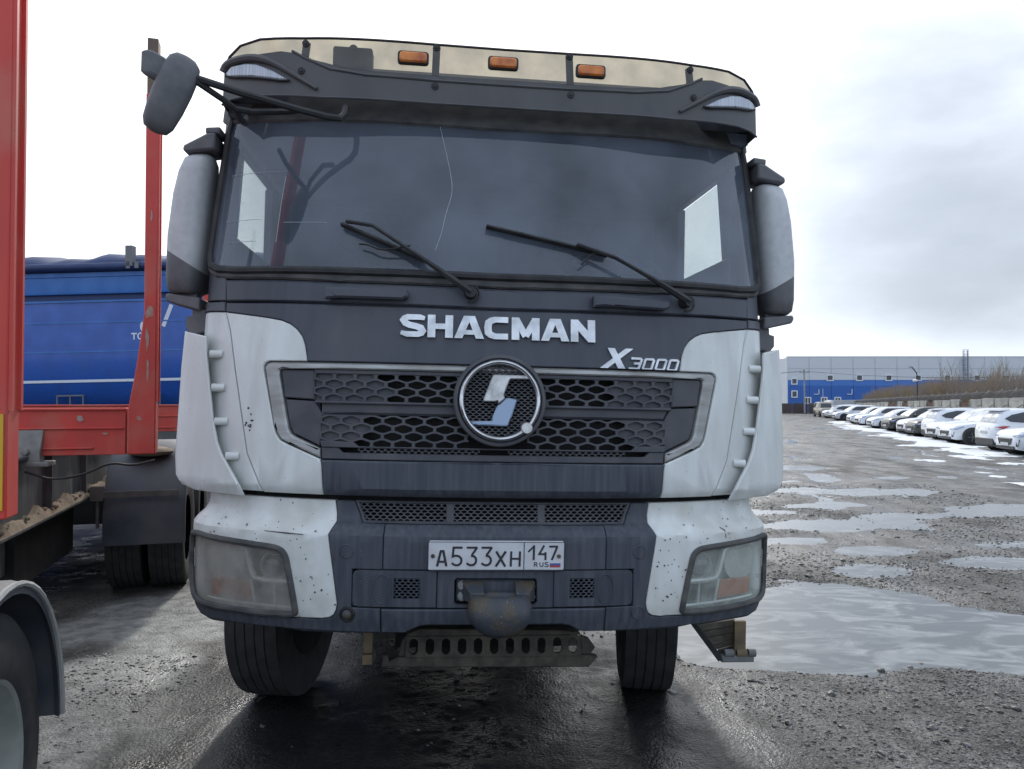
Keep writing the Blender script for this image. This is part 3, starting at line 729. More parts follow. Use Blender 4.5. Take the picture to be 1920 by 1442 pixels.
panel('windscreen_lower_trim', sym(low), M['gasket'], off=.006, th=.03, bev=.008)
# crack in the glass
cr = [(-.255, 2.86), (-.232, 2.76), (-.205, 2.64), (-.196, 2.56), (-.225, 2.46), (-.238, 2.38), (-.262, 2.31)]
mb = MB(); mb.tube(path(smooth(cr, 2), off=.0015), .0011, 5); obj('glass_crack', mb, pm('crack', (.42, .45, .5), rough=.4), truck)

PALE = pm('pale_glass_line', (.42, .46, .50), rough=.6)  # thin pale lines on the left of the windscreen
for pts_ in ([(-1.135, 2.655), (-1.0, 2.655), (-.885, 2.652)], [(-.885, 2.63), (-.895, 2.52), (-.905, 2.34)], [(-1.14, 2.445), (-.98, 2.445)], [(-.88, 2.425), (-.70, 2.42)], [(-1.14, 2.35), (-.99, 2.35)]):
    m = MB(); m.tube(path(pts_, off=.001, sub=.03), .0011, 4); obj('pale_glass_line', m, PALE, truck)
# ---------------------------------------------------------------- upper strip, corner panels
panel('wiper_panel', sym([(0, 2.157), (.6, 2.165), (1.113, 2.188), (1.106, 2.100), (.6, 2.086), (0, 2.079)]), M['dark'], off=.004, bev=.006)
for s in (-1, 1):
    sm = (lambda p: p) if s > 0 else mirror
    panel('pillar_panel', sm([(1.119, 2.19), (1.114, 2.104), (1.245, 2.118), (1.62, 2.14), (1.62, 2.44), (1.52, 2.46), (1.50, 3.0), (1.155, 3.0), (1.165, 2.93), (1.207, 2.40), (1.212, 2.31), (1.20, 2.262), (1.155, 2.222), (1.125, 2.205)]), M['dark'], off=-.004, bev=.003)
    panel('corner_band', sm([(1.112, 2.096), (1.109, 2.058), (1.245, 2.074), (1.62, 2.08), (1.62, 2.132), (1.245, 2.110)]), M['dark'], off=.003, bev=.003)
    panel('corner_panel', sm([(1.109, 2.054), (1.085, 1.978), (1.023, 1.676), (.984, 1.488), (.913, 1.342), (1.245, 1.342), (1.62, 1.345), (1.62, 2.076), (1.245, 2.070)]), M['white'], off=0, bev=.005)

# ---------------------------------------------------------------- front flap (bonnet)
darkb = [(0, 2.071), (.6, 2.078), (1.106, 2.092), (1.105, 2.056), (.925, 2.030), (.86, 2.018), (.824, 2.004), (.795, 1.984), (.771, 1.955), (.757, 1.92), (.751, 1.892), (.744, 1.854), (0, 1.854)]
panel('bonnet', sym(darkb), M['dark'], off=.002, bev=.004)
whb = [(1.103, 2.052), (.925, 2.027), (.86, 2.015), (.825, 2.001), (.797, 1.981), (.774, 1.953), (.760, 1.918), (.754, 1.890), (.748, 1.8545),
       (.900, 1.8545), (.916, 1.848), (.925, 1.834), (.925, 1.82), (.874, 1.600), (.866, 1.572), (.848, 1.545), (.82, 1.531), (.687, 1.478), (.679, 1.464), (.668, 1.340),
       (.906, 1.340), (.978, 1.488), (1.016, 1.676), (1.078, 1.978)]
for s in (-1, 1): panel('bonnet_cheek', whb if s > 0 else mirror(whb), M['white'], off=.002, bev=.004)
fr2 = [(0, 1.851), (.895, 1.851), (.911, 1.846), (.920, 1.832), (.870, 1.600), (.862, 1.575), (.844, 1.549), (.816, 1.536), (.686, 1.482),
       (.688, 1.517), (.790, 1.560), (.808, 1.572), (.818, 1.592), (.862, 1.800), (.861, 1.818), (.846, 1.825), (0, 1.825)]
panel('grille_frame', sym(fr2), M['trim'], off=-.002, th=.04, bev=.007)
panel('bonnet_lower_lip', sym([(0, 1.476), (.680, 1.474), (.674, 1.462), (.663, 1.340), (0, 1.338)]), M['plastic'], off=.006, bev=.006)

# grille insert
panel('grille_back', sym([(0, 1.822), (.855, 1.822), (.81, 1.59), (.69, 1.50), (.68, 1.478), (0, 1.478)]), M['void'], off=-.075, th=.01, bev=0)
for s in (-1, 1):
    sm = (lambda p: p) if s > 0 else mirror
    panel('grille_wing', sm([(.724, 1.821), (.850, 1.821), (.857, 1.812), (.845, 1.745), (.842, 1.712), (.719, 1.706), (.722, 1.806)]), M['grille'], off=-.014, bev=.004)
    panel('grille_wing', sm([(.716, 1.700), (.838, 1.704), (.822, 1.63), (.815, 1.602), (.80, 1.573), (.690, 1.526), (.688, 1.648)]), M['grille'], off=-.018, bev=.004)
    x0, x1 = (.15, .722) if s > 0 else (-.722, -.15)
    lattice('honeycomb', x0, x1, 1.703, 1.807, .0806, .0285, .068, .0300, M['grille'], off=-.012, th=.014, z_first=1.7125, blind=lambda x, z: abs(x) > .41 + (z - 1.70) * .6 )
    x0, x1 = (.115, .690) if s > 0 else (-.690, -.115)
    lattice('honeycomb', x0, x1, 1.530, 1.650, .0806, .0300, .069, .0315, M['grille'], off=-.010, th=.014, z_first=1.5390, blind=lambda x, z: abs(x) > .55 - (z - 1.53) * .5)
    x0, x1 = (.04, .515) if s > 0 else (-.54, -.07)
    lattice('small_mesh', x0, x1, 1.504, 1.524, .026, .0095, .020, .0098, M['grille'], off=-.014, th=.010)
panel('grille_bar', sym([(0, 1.8235), (.722, 1.8235), (.722, 1.8075), (0, 1.8075)]), M['grille'], off=-.012, bev=.003)
panel('grille_bar', sym([(0, 1.7025), (.716, 1.7025), (.690, 1.6505), (0, 1.6505)]), M['grille'], off=-.022, bev=.010)
panel('grille_bar', sym([(0, 1.7025), (.716, 1.7025), (.712, 1.692), (0, 1.692)]), M['grille'], off=-.009, bev=.004)
panel('grille_sill', sym([(0, 1.5295), (.54, 1.5295), (.56, 1.545), (.688, 1.548), (.683, 1.524), (0, 1.5243)]), M['grille'], off=-.008, bev=.002)
panel('grille_sill', sym([(0, 1.5035), (.60, 1.5035), (.62, 1.5235), (.684, 1.5235), (.682, 1.4775), (0, 1.4775)]), M['grille'], off=-.012, bev=.004)

# round badge
bc = (.002, 1.719)
def PB(u, z, off=0.0): return (u, .045 - .02 * (bc[1] - z) * 0 - off + .10 * (z - bc[1]), z)
def circ(r, n=48): return [(bc[0] + r * cos(2 * pi * k / n), bc[1] + r * sin(2 * pi * k / n)) for k in range(n)]
def ringmesh(prof, n=56):
    m = MB(); rings = []
    for r, o in prof: rings.append([PB(bc[0] + r * cos(2 * pi * k / n), bc[1] + r * sin(2 * pi * k / n), o) for k in range(n)])
    m.loft(rings, cap=False); return m
badge = obj('badge', ringmesh([(.180, -.03), (.180, .018), (.176, .026), (.166, .030), (.162, .022), (.160, .0)]), M['grille'], truck)
obj('chrome_ring', ringmesh([(.1605, .0), (.1605, .024), (.157, .036), (.149, .041), (.141, .036), (.1375, .022), (.137, .0)]), M['chrome'], badge, ang=50)
lattice('badge_mesh', bc[0] - .14, bc[0] + .14, bc[1] - .14, bc[1] + .14, .0250, .0098, .0195, .0100, M['grille'], badge, PB, off=.012, th=.012, conv=idu,
        clip=[((bc[0] + .139 * cos(2 * pi * k / 24), bc[1] + .139 * sin(2 * pi * k / 24)), (cos(2 * pi * k / 24), sin(2 * pi * k / 24))) for k in range(24)])
mb = MB(); mb.add([PB(x, z, -.004) for x, z in circ(.139, 40)], [tuple(range(40))]); obj('badge_back', mb, M['void'], badge, None)
def zb(p): return (bc[0] + (p[0] - 755) * .000313, bc[1] - (p[1] - 745) * .000313)
up_ = [(722, 752), (738, 785), (805, 728), (812, 712), (800, 690), (805, 660), (868, 496), (884, 480), (1126, 477), (1086, 430), (690, 427), (668, 436), (654, 456), (548, 738), (552, 758), (566, 764), (690, 764)]
lo_ = [(808, 726), (742, 788), (724, 796), (718, 812), (648, 990), (634, 1003), (392, 1007), (424, 1052), (835, 1060), (858, 1048), (872, 1026), (966, 742), (966, 722), (952, 716), (822, 714)]
panel('emblem', [zb(p) for p in up_], M['chrome_dusty'], badge, PB, idu, off=.034, th=.03, bev=.004, step=0)
panel('emblem', [zb(p) for p in lo_], M['chrome_clean'], badge, PB, idu, off=.032, th=.03, bev=.005, step=0)
kc = zb((1085, 1080)); mb = MB(); mb.loft([[PB(kc[0] + r * cos(2 * pi * k / 20), kc[1] + r * sin(2 * pi * k / 20), o) for k in range(20)] for r, o in ((.022, .0), (.022, .044), (.019, .048))])
obj('lock_cover', mb, M['chrome_dusty'], badge)

# maker's name
name_mb = MB()
def flat(u, z, off=0.0): return (u, -off, z)
def clipped(mb_, z0, z1, name, mat_):
    me = mesh_from(mb_, name); bm = bmesh.new(); bm.from_mesh(me)
    for z, d in ((z0, -1), (z1, 1)): bmesh.ops.bisect_plane(bm, geom=bm.verts[:] + bm.edges[:] + bm.faces[:], plane_co=(0, 0, z), plane_no=(0, 0, d), clear_outer=True)
    for v in bm.verts: v.co = PF(ux(v.co.x), v.co.z, -v.co.y)
    bm.to_mesh(me); bm.free(); return link(name, me, mat_, truck, None)
def let(pts, w, k=0): ribbon(name_mb, [(lx(a), lz(b)) for a, b in pts], w, flat, .016 + .0005 * k, .014)
def lx(a): return -.388 + (a - 75) * (.765 / 1212)
def lz(b): return 1.9575 + b * .089
VW, HW = .030, .0215
hz, tz = HW / 2 / .089, 1 - HW / 2 / .089
def S_(x0, x1):
    w = x1 - x0
    return [(x1 - w * .03, tz - .05), (x1 - w * .22, tz), (x0 + w * .30, tz), (x0 + w * .16, tz - .07), (x0 + w * .12, .74), (x0 + w * .20, .61), (x0 + w * .36, .53), (x0 + w * .64, .47), (x0 + w * .82, .40), (x0 + w * .89, .27), (x0 + w * .84, hz + .06), (x0 + w * .70, hz), (x0 + w * .26, hz), (x0 + w * .02, hz + .07)]
let(S_(75, 228), [.015, .021, .022, .024, .026, .025, .024, .024, .025, .026, .024, .022, .021, .015])
hx = 20 * 1.1
let([(243 + 22, 0), (243 + 22, 1)], VW); let([(395 - 22, 0), (395 - 22, 1)], VW); let([(265, .5), (373, .5)], HW, -1)
for x0, x1 in ((408, 585), (948, 1120)):
    c_ = (x0 + x1) / 2
    let([(x0 + 24 - 11, -.15), (c_ - 12 + 11, 1.15)], .029); let([(x1 - 24 + 11, -.15), (c_ + 12 - 11, 1.15)], .029, 1); let([(x0 + 42, .27), (x1 - 42, .27)], .018, -1); let([(c_ - 34, .93), (c_ + 34, .93)], .0125, -2)
let([(738, tz - .01), (660, tz), (632, tz - .06), (616, .72), (612, .5), (616, .28), (632, hz + .06), (660, hz), (738, hz + .01)], [.023, .023, .025, .028, .029, .028, .025, .023, .023])
let([(784, 0), (784, 1)], VW); let([(911, 0), (911, 1)], VW); let([(786, .95), (848, .17)], .026, 1); let([(910, .95), (848, .17)], .026, 2)
let([(1157, 0), (1157, 1)], VW); let([(1266, 0), (1266, 1)], VW); let([(1156, .93), (1267, .07)], .029, 1)
clipped(name_mb, lz(0), lz(1), 'name_lettering', M['letter'])

# model lettering, slanted
mm = MB()
def mx(a): return .411 + (a - 1337) * (.325 / 481)
def mz(b): return 1.857 + (437 - b) * (.0800 / 127)
def l2(pts, w, k=0): ribbon(mm, [(mx(a), mz(b)) for a, b in pts], w, flat, .012 + .0005 * k, .010)
l2([(1372, 276), (1466, 469)], .026); l2([(1318, 456), (1526, 288)], .019, 1)
w_ = .0088
l2([(1512, 370), (1570, 370), (1577, 376), (1570, 398), (1558, 402), (1528, 402)], w_); l2([(1558, 402.5), (1566, 408), (1556, 432), (1545, 436), (1494, 436)], w_, 1)
for x in (1581, 1662, 1742):
    l2([(x + 40, 372), (x + 68, 372), (x + 74, 379), (x + 57, 430), (x + 50, 437), (x + 8, 437), (x + 2, 430), (x + 19, 379), (x + 26, 372), (x + 42, 372)], w_)
clipped(mm, 1.857, 1.938, 'model_lettering', M['letter'])

# ---------------------------------------------------------------- wipers and grab handles
def wiper(piv, elbow, tip, blade, hose):
    mb = MB(); w = MB()
    pth = path([(*piv, .045), (*elbow, .07), (*tip, .05)], sub=.04); n = len(pth)
    mb.tube(pth, [.017 - .009 * min(1, k / (n * .45)) for k in range(n)], 6)
    o = obj('wiper_arm', mb, M['black'], truck)
    c = PF(ux(piv[0]), piv[1], .0); d = PF(ux(piv[0]), piv[1], .055)
    w.cyl(c, d, .026, 16, .022); obj('wiper_pivot', w, M['black'], o)
    b = MB(); b.tube(path([(*blade[0], .02), (*blade[1], .02)], sub=.05), .011, 6); b.tube(path([(*blade[0], .036), (*blade[1], .036)], sub=.05), .006, 6)
    obj('wiper_blade', b, M['black'], o)
    h = MB(); h.tube(path(smooth(hose, 2), sub=.02), .0042, 6); obj('washer_hose', h, M['black'], o)
    h = MB(); h.tube([PF(ux(x), z, .03) for x, z in arc(piv[0] + .0, piv[1] - .005, .034, .034, 60, -110, 10)], .005, 6); obj('washer_hose', h, M['black'], o)
wiper((-.120, 2.138), (-.500, 2.392), (-.605, 2.412), ((-.630, 2.406), (-.30, 2.262)), [(-.355, 2.315, .06), (-.40, 2.305, .05), (-.47, 2.295, .04), (-.52, 2.32, .04), (-.555, 2.322, .03)])
wiper((.768, 2.142), (.45, 2.300), (.30, 2.352), ((-.060, 2.416), (.43, 2.318)), [(.40, 2.320, .06), (.36, 2.315, .05), (.335, 2.285, .04), (.32, 2.27, .03)])
for s, xa, xb in ((-1, -.675, -.362), (1, .367, .684)):
    h = panel('grab_handle', [(xa, 2.145), (xb, 2.141), (xb + .004, 2.112), (xb - .02, 2.100), (xa + .05, 2.103), (xa, 2.098)], M['dark'], off=.048, th=.026, bev=.008)
    for xx in (xa + .02, xb - .02, (xb - .075) if s > 0 else (xa + .065)):
        b = MB(); b.bar(PF(ux(xx), 2.122, -.005), PF(ux(xx), 2.122, .035), .035, .032); obj('handle_foot', b, M['black'], h)
# ---------------------------------------------------------------- sun visor and roof lamps
vb = [(0, 2.912), (.27, 2.912), (.73, 2.921), (.92, 2.937), (1.05, 2.948), (1.12, 2.946), (1.165, 2.932), (1.42, 2.925), (1.42, 3.03), (1.163, 3.060), (1.10, 3.104), (1.0, 3.122), (.91, 3.124), (.83, 3.108), (.77, 3.080), (.66, 3.050), (.53, 3.034), (.27, 3.029), (0, 3.029)]
visor = panel('sun_visor', sym(vb), M['visor_dark'], P=PV, conv=idu, th=.006, bev=.002, zc=[2.95, 3.0, 3.05])
vt = [(0, 3.029), (.27, 3.029), (.53, 3.034), (.66, 3.050), (.77, 3.080), (.83, 3.108), (.91, 3.124), (1.0, 3.122), (1.10, 3.104), (1.163, 3.060), (1.42, 3.03), (1.42, 3.06), (1.166, 3.085), (1.14, 3.135), (1.09, 3.172), (1.0, 3.184), (.81, 3.171), (.275, 3.160), (0, 3.158)]
panel('visor_screen', sym(vt), M['visor'], visor, P=PV, conv=idu, th=.005, bev=0, zc=[3.05, 3.1, 3.15], label='smoked see-through upper part of the sun visor')
mb = MB(); mb.tube(path([(x, z) for x, z in ([(-p[0], p[1]) for p in vt[11:]] + [(p[0], p[1]) for p in reversed(vt[11:-1])])], PV, idu, 0, .05), .0055, 6); obj('visor_edge', mb, M['black'], visor)
mb = MB(); mb.tube(path([(-p[0], p[1]) for p in reversed(vb[1:7])] + [(p[0], p[1]) for p in vb[0:7]], PV, idu, .002, .05), .005, 6); obj('visor_edge', mb, M['visor_dark'], visor)
# raised fold line of the visor
mb = MB(); mb.tube(path([(-.86, 3.120), (-.80, 3.085), (-.70, 3.040), (-.56, 3.018), (-.27, 3.008), (0, 3.007), (.27, 3.008), (.56, 3.018), (.70, 3.040), (.80, 3.085), (.86, 3.120)], PV, idu, .0, .04), .006, 6); obj('visor_fold', mb, M['visor_dark'], visor)
for xt, xb_, zb_ in ((-.804, -.818, 3.034), (-.276, -.279, 3.03), (.272, .279, 3.03), (.802, .818, 3.028)):
    b = MB(); b.bar(PV(xt, 3.158, -.014), PV(xb_, zb_ - .01, -.016), .030, .008); st = obj('visor_bracket', b, M['black'], visor)
    for (xx, zz) in ((xt, 3.148), (xb_, zb_ if abs(xb_) > .5 else 2.985)):
        b = MB(); b.cyl(PV(xx, zz, -.012), PV(xx, zz, .006), .0165, 14, .014); b.cyl(PV(xx, zz, .005), PV(xx, zz, .010), .007, 8); obj('bracket_bolt', b, M['black'], st)
eye = [(1.150, 3.062), (1.135, 3.078), (1.11, 3.086), (1.06, 3.086), (1.01, 3.075), (.94, 3.041), (.872, 2.998), (.90, 3.000), (1.04, 3.030), (1.10, 3.040), (1.138, 3.045)]
for s in (-1, 1):
    sm = (lambda p: p) if s > 0 else mirror
    lp = panel('corner_lamp', sm(eye), M['lampwhite'], visor, P=PV, conv=idu, off=.010, th=.02, bev=.004, step=.03)
    brow = [(1.164, 3.070), (1.150, 3.098), (1.11, 3.108), (1.04, 3.110), (.98, 3.094), (.92, 3.066), (.84, 3.012), (.75, 2.955)]
    mb = MB(); pt = path(smooth([(s * x, z) for x, z in brow], 2), PV, idu, .008, .03); n = len(pt); mb.tube(pt, [.016 - .010 * max(0, k / n - .5) * 2 for k in range(n)], 8); obj('lamp_brow', mb, M['visor_dark'], lp)
    mb = MB(); mb.tube(path([(s * x, z) for x, z in ((.862, 2.994), (.90, 2.995), (1.04, 3.024), (1.10, 3.034), (1.15, 3.05))], PV, idu, .008, .03), .004, 6); obj('lamp_rim', mb, M['black'], lp)
for xm, zm in ((-.369, 3.094), (-.004, 3.096), (.360, 3.088)):
    yv = PV(xm, zm)[1] - .002
    def rr_(w, h, r=.012): return [(xm + a * (w - r) + r * cos(t), zm + b * (h - r) + r * sin(t)) for a, b, t0 in ((1, 1, 0), (-1, 1, 90), (-1, -1, 180), (1, -1, 270)) for t in (radians(t0), radians(t0 + 45), radians(t0 + 90))]
    b = panel('marker_lamp', rr_(.0625, .0275), M['black'], visor, P=PP(yv), conv=idu, off=.012, th=.014, bev=.004, step=0)
    panel('marker_lens', rr_(.055, .021), M['marker'], b, P=PP(yv), conv=idu, off=.022, th=.016, bev=.006, step=0)
m = MB(); m.box((-.64, .47, 3.20), (.17, .08, .09)); m.sphere((-.64, .46, 3.245), .02); obj('air_horn', m, M['black'], truck, bevel=.01)

# ---------------------------------------------------------------- air deflectors at the cab corners
de = [(1.284, 1.976), (1.176, 1.952), (1.172, 1.936), (1.168, 1.890), (1.122, 1.620), (1.098, 1.53), (1.078, 1.487), (1.008, 1.387), (.996, 1.368), (.978, 1.327), (1.20, 1.332), (1.262, 1.350), (1.292, 1.388), (1.300, 1.465)]
for s in (-1, 1):
    sm = (lambda p: p) if s > 0 else mirror
    d = panel('air_deflector', sm(de), M['white'], P=PD, conv=idu, off=.055, th=.022, bev=.006, step=.03, zc=[1.37, 1.395, 1.6, 1.83, 1.94])
    m = MB(); edge = [(1.284, 1.976), (1.292, 1.7), (1.300, 1.465), (1.292, 1.388), (1.262, 1.350)]
    m.loft([[PD(s * x, z, .05) for x, z in edge], [tuple(a + b for a, b in zip(PD(s * x, z, .05), (0, .12, 0))) for x, z in edge], [tuple(a + b for a, b in zip(PD(s * x, z, .05), (-s * .03, .34, 0))) for x, z in edge]], cap=False, close=False)
    obj('deflector_flange', m, M['white'], d)
    for xx, zz in ((1.145, 1.880), (1.128, 1.745), (1.108, 1.610), (1.052, 1.475)):
        m = MB(); a = PF(ux(s * (xx - .036)), zz, -.004); b_ = PD(s * (xx + .012), zz, .028); m.cyl(a, b_, .0165, 12); obj('standoff_peg', m, M['white'], d)

# ---------------------------------------------------------------- bumper
hl = [(1.212, 1.160), (1.10, 1.152), (.97, 1.145), (.85, 1.138), (.822, 1.130), (.806, 1.115), (.797, 1.095), (.757, .905), (.758, .893), (.772, .886), (.90, .881), (1.145, .884), (1.185, .894), (1.208, .915), (1.224, .975), (1.226, 1.12)]
hin = [((x - 1.0) * .985 + 1.0, (z - 1.02) * .98 + 1.02) for x, z in hl]
wb = [(.636, 1.318), (.622, 1.240), (.641, 1.196), (.601, .938), (.604, .912), (.612, .894), (.628, .882), (.660, .877), (.90, .871), (1.145, .869), (1.20, .886), (1.244, .905), (1.75, .93), (1.75, 1.315), (1.244, 1.318), (1.18, 1.318)]
dbm = [(.6325, 1.318), (.558, 1.318), (.528, 1.250), (.518, 1.236), (.4315, 1.234), (.4315, 1.069), (.546, 1.069), (.546, .923), (.4365, .921), (.4365, .823), (.741, .814), (.825, .827), (.98, .823), (1.15, .809), (1.22, .852), (1.244, .862), (1.75, .885), (1.75, .926), (1.244, .901), (1.20, .882), (1.145, .865), (.90, .867), (.659, .873), (.626, .878), (.609, .891), (.600, .910), (.5975, .938), (.6375, 1.196), (.6185, 1.240)]
BZ = [.78, .83, .88, .92, 1.165, 1.195, 1.215, 1.24, 1.27]
# the bumper's own shape in height: shoulder that steps back above the crease
def bb(z): return float(np.interp(z, [.80, .83, .90, 1.19, 1.205, 1.245, 1.27, 1.32], [.055, .022, .004, .0, .006, .050, .062, .066]))
def PBm(u, z, off=0.0):
    x, y, al = plan(u); b = bb(z) - off
    b = bb(z) - off
    return (x - sin(al) * b, y + cos(al) * b, z)
for s in (-1, 1):
    sm = (lambda p: p) if s > 0 else mirror
    bw = panel('bumper_corner', sm(wb), M['bumper_white'], P=PBm, off=0, th=.03, bev=.003, step=.04, zc=BZ, hole=sm(hin))
    panel('bumper_side', sm(dbm), M['plastic'], P=PBm, off=0, th=.03, bev=.003, step=.04, zc=BZ)
    # ---- headlight
    L_ = M['lens_yellow'] if s < 0 else M['lens']
    h = panel('headlight', sm(hin), L_, P=PBm, off=-.006, th=.004, bev=0, step=.04, zc=BZ, label=('headlight with yellowed clouded lens' if s < 0 else 'headlight with clearer lens and bright amber reflector'))
    m = MB(); m.tube([PBm(ux(s * x), z, .003) for x, z in smooth(hl, 1, True)], .0125, 8, closed=True); obj('headlight_seal', m, M['gasket'], h)
    panel('headlight_bowl', sm(hin), M['lamp_grey'], h, P=PBm, off=-.075, th=.004, bev=0, step=.05, zc=BZ)
    m = MB(); hs = [(ux(s * x), z) for x, z in hin]; m.loft([[PBm(u, z, -.008) for u, z in hs], [PBm(u, z, -.077) for u, z in hs]], cap=False); obj('headlight_wall', m, M['reflector'], h)
    c0 = PBm(ux(s * .872), 1.055, -.05)
    R = Matrix.Rotation(s * radians(8), 3, 'Z')
    m = MB(); m.lathe([(.035, .055), (.0, .058), (-.006, .052), (.012, .042)], c0, 'y', 24, R); obj('projector_ring', m, M['reflector'], h)
    m = MB(); m.sphere((c0[0], c0[1] + .006, c0[2]), .042, 18, 10, (1, .6, 1)); obj('projector_lens', m, M['proj'], h)
    m = MB()
    m.tube(path([(s * .79, 1.000), (s * .90, .998), (s * .945, 1.004), (s * .962, 1.03), (s * .985, 1.11), (s * 1.01, 1.122), (s * 1.15, 1.128)], PBm, ux, -.035, .02), .013, 8)
    obj('chrome_divider', m, M['reflector'], h)
    panel('amber_reflector', sm([(.972, .992), (1.150, .985), (1.138, .920), (.955, .915)]), M['amber'], h, P=PBm, off=-.028, th=.012, bev=.004, step=.03, zc=BZ)
    m = MB(); m.tube(path([(s * .785, .99), (s * .775, .915)], PBm, ux, -.04, .02), .006, 6); m.tube(path([(s * .868, .988), (s * .862, .905)], PBm, ux, -.04, .02), .006, 6); m.tube(path([(s * .962, .998), (s * .944, .905)], PBm, ux, -.034, .02), .007, 6)
    m.tube(path([(s * .77, .903), (s * 1.16, .905)], PBm, ux, -.03, .03), .006, 6); obj('lamp_divider', m, M['reflector'], h)
    m = MB(); cc_ = PBm(ux(s * 1.085), 1.062, -.055); m.lathe([(.06, .015), (.045, .040), (.02, .070), (-.012, .088)], cc_, 'y', 24, Matrix.Rotation(s * radians(25), 3, 'Z')); obj('reflector_bowl', m, M['reflector'], h)
    panel('lower_cell', sm([(.772, .985), (.955, .985), (.938, .912), (.762, .908)]), M['hlcell'], h, P=PBm, off=-.060, th=.01, bev=0, step=.04, zc=BZ)
    # ---- moulded round caps
    for zz in ((1.135, .896) if s > 0 else (1.135,)):
        m = MB(); m.loft([[PBm(ux(s * .567 + r * cos(2 * pi * k / 22)), zz + r * sin(2 * pi * k / 22), o) for k in range(22)] for r, o in ((.0275, -.004), (.0275, .002), (.025, .0035), (.024, .001))]); obj('bumper_cap', m, M['plastic'], truck)
    # ---- embossed tow-cover panels with a small open mesh
    x0, x1 = (.245, .540) if s > 0 else (-.540, -.245)
    xm0, xm1 = (.290, .386) if s > 0 else (-.386, -.290)
    panel('embossed_panel', sm([(.225, 1.066), (.520, 1.066), (.537, 1.06), (.5435, 1.045), (.5435, .945), (.537, .932), (.520, .926), (.225, .926)]), M['plastic'], P=PBm, off=-.003, th=.02, bev=.003, zc=[],
          hole=[(xm0, 1.034), (xm1, 1.034), (xm1, .960), (xm0, .960)])
    lattice('open_mesh', xm0, xm1, .960, 1.034, .0215, .0105, .0170, .0108, M['plastic'], P=PBm, off=-.003, th=.010)
    x2 = s * .465
    for k, xx in enumerate([s * (.402 + i * .0215) for i in range(7)] + [s * (.255 + i * .0215) for i in range(2)]):
        m = MB()
        for jz in range(12):
            zz = .937 + jz * .0105 + (.005 if k % 2 else 0)
            if zz < 1.056: ribbon(m, [(xx - .0085, zz), (xx - .003, zz - .003), (xx + .003, zz - .003), (xx + .0085, zz)], .0028, PBm, -.0008, .003, conv=ux)
        obj('embossed_scales', m, M['plastic'], truck, None, kind='stuff')
    m = MB(); m.tube([PBm(ux(x2 * .925 + .034 * cos(t)), .996 + .055 * sin(t) * (1 if abs(sin(t)) < .9 else 1), -.001) for t in [2 * pi * k / 26 for k in range(26)]], .0022, 6, closed=True); obj('tow_cover_edge', m, M['plastic'], truck)
m = MB(); m.sphere(PBm(ux(-.560), .897, .0), .020, 14, 8); m2 = MB(); m2.tube([PBm(ux(-.560 + .026 * cos(t)), .897 + .026 * sin(t), .001) for t in [2 * pi * k / 20 for k in range(20)]], .005, 6, closed=True)
tow = obj('tow_eye', m, M['hook'], truck); obj('tow_eye_rim', m2, M['black'], tow)
panel('bumper_centre', sym([(0, 1.2345), (.4285, 1.2335), (.4285, 1.0695), (0, 1.0705)]), M['plastic'], P=PBm, th=.03, bev=.003, zc=BZ)
panel('bumper_step', sym([(.2220, 1.0665), (.2220, .9255), (0, .9255), (0, 1.0665)]) if False else [(-.2225, 1.0665), (.2225, 1.0665), (.2225, .9255), (-.2225, .9255)], M['plastic'], P=PBm, off=-.002, th=.03, bev=.002, zc=[],
      hole=[(-.158, 1.030), (-.150, 1.038), (.150, 1.037), (.158, 1.029), (.160, .948), (.150, .938), (-.148, .938), (-.157, .946)])
panel('bumper_lower', sym([(0, .921), (.4335, .9195), (.4335, .823), (.352, .824), (.335, .829), (.290, .852), (.262, .857), (0, .857)]), M['plastic'], P=PBm, th=.03, bev=.006, zc=BZ)
# mesh intake between bonnet and bumper
panel('intake_frame', sym([(0, 1.3195), (.5555, 1.3185), (.527, 1.252), (.516, 1.2375), (0, 1.2365)]), M['grille'], P=PBm, off=-.004, th=.02, bev=.003, zc=BZ, hole=[(-.541, 1.312), (.541, 1.312), (.513, 1.250), (.506, 1.2445), (-.506, 1.2445), (-.513, 1.250)])
for a, b in ((-.535, -.195), (-.165, .165), (.195, .535)):
    lattice('intake_mesh', a, b, 1.240, 1.314, .0268, .0116, .0212, .0120, M['grille'], P=PBm, off=-.010, th=.010)
for a in (-.18, .18): panel('intake_bar', [(a - .0148, 1.312), (a + .0148, 1.312), (a + .0148, 1.242), (a - .0148, 1.242)], M['grille'], P=PBm, off=-.008, th=.01, bev=.002, zc=BZ)
m = MB(); m.box((0, .26, 1.10), (1.9, .02, .50)); m.box((0, .16, 1.28), (1.2, .02, .08)); obj('bumper_back', m, M['void'], truck)

# scratches, chips and flecks
DK = pm('bared_primer', (.03, .03, .035), rough=.7); FL = pm('white_fleck', (.75, .75, .75), rough=.6)
m = MB(); ribbon(m, [(-.89, 1.197), (-.80, 1.194), (-.735, 1.192)], [.002, .0045, .002], PBm, .0012, .001, conv=ux); obj('scratch', m, DK, truck, None)
m = MB(); ribbon(m, [(.945, 1.215), (.962, 1.203), (.964, 1.172)], .003, PBm, .0012, .001, conv=ux); obj('scratch', m, DK, truck, None)
rc = random.Random(9)
def chip(P_, x, z, r0, mt):
    m = MB(); n = 7; m.add([P_(ux(x + r0 * rc.uniform(.5, 1.3) * cos(2 * pi * k / n)), z + r0 * rc.uniform(.5, 1.2) * sin(2 * pi * k / n), .0026) for k in range(n)], [tuple(range(n))]); obj('paint_chip', m, mt, truck, None)
for _ in range(12): chip(PF, -.975 + rc.gauss(0, .012), 1.602 + rc.gauss(0, .020), rc.uniform(.0022, .006), DK)
for x, z in ((-.155, 1.466), (-.115, 1.4655), (-.075, 1.43), (.03, 1.455)): chip(PF, x, z, .0055, FL)
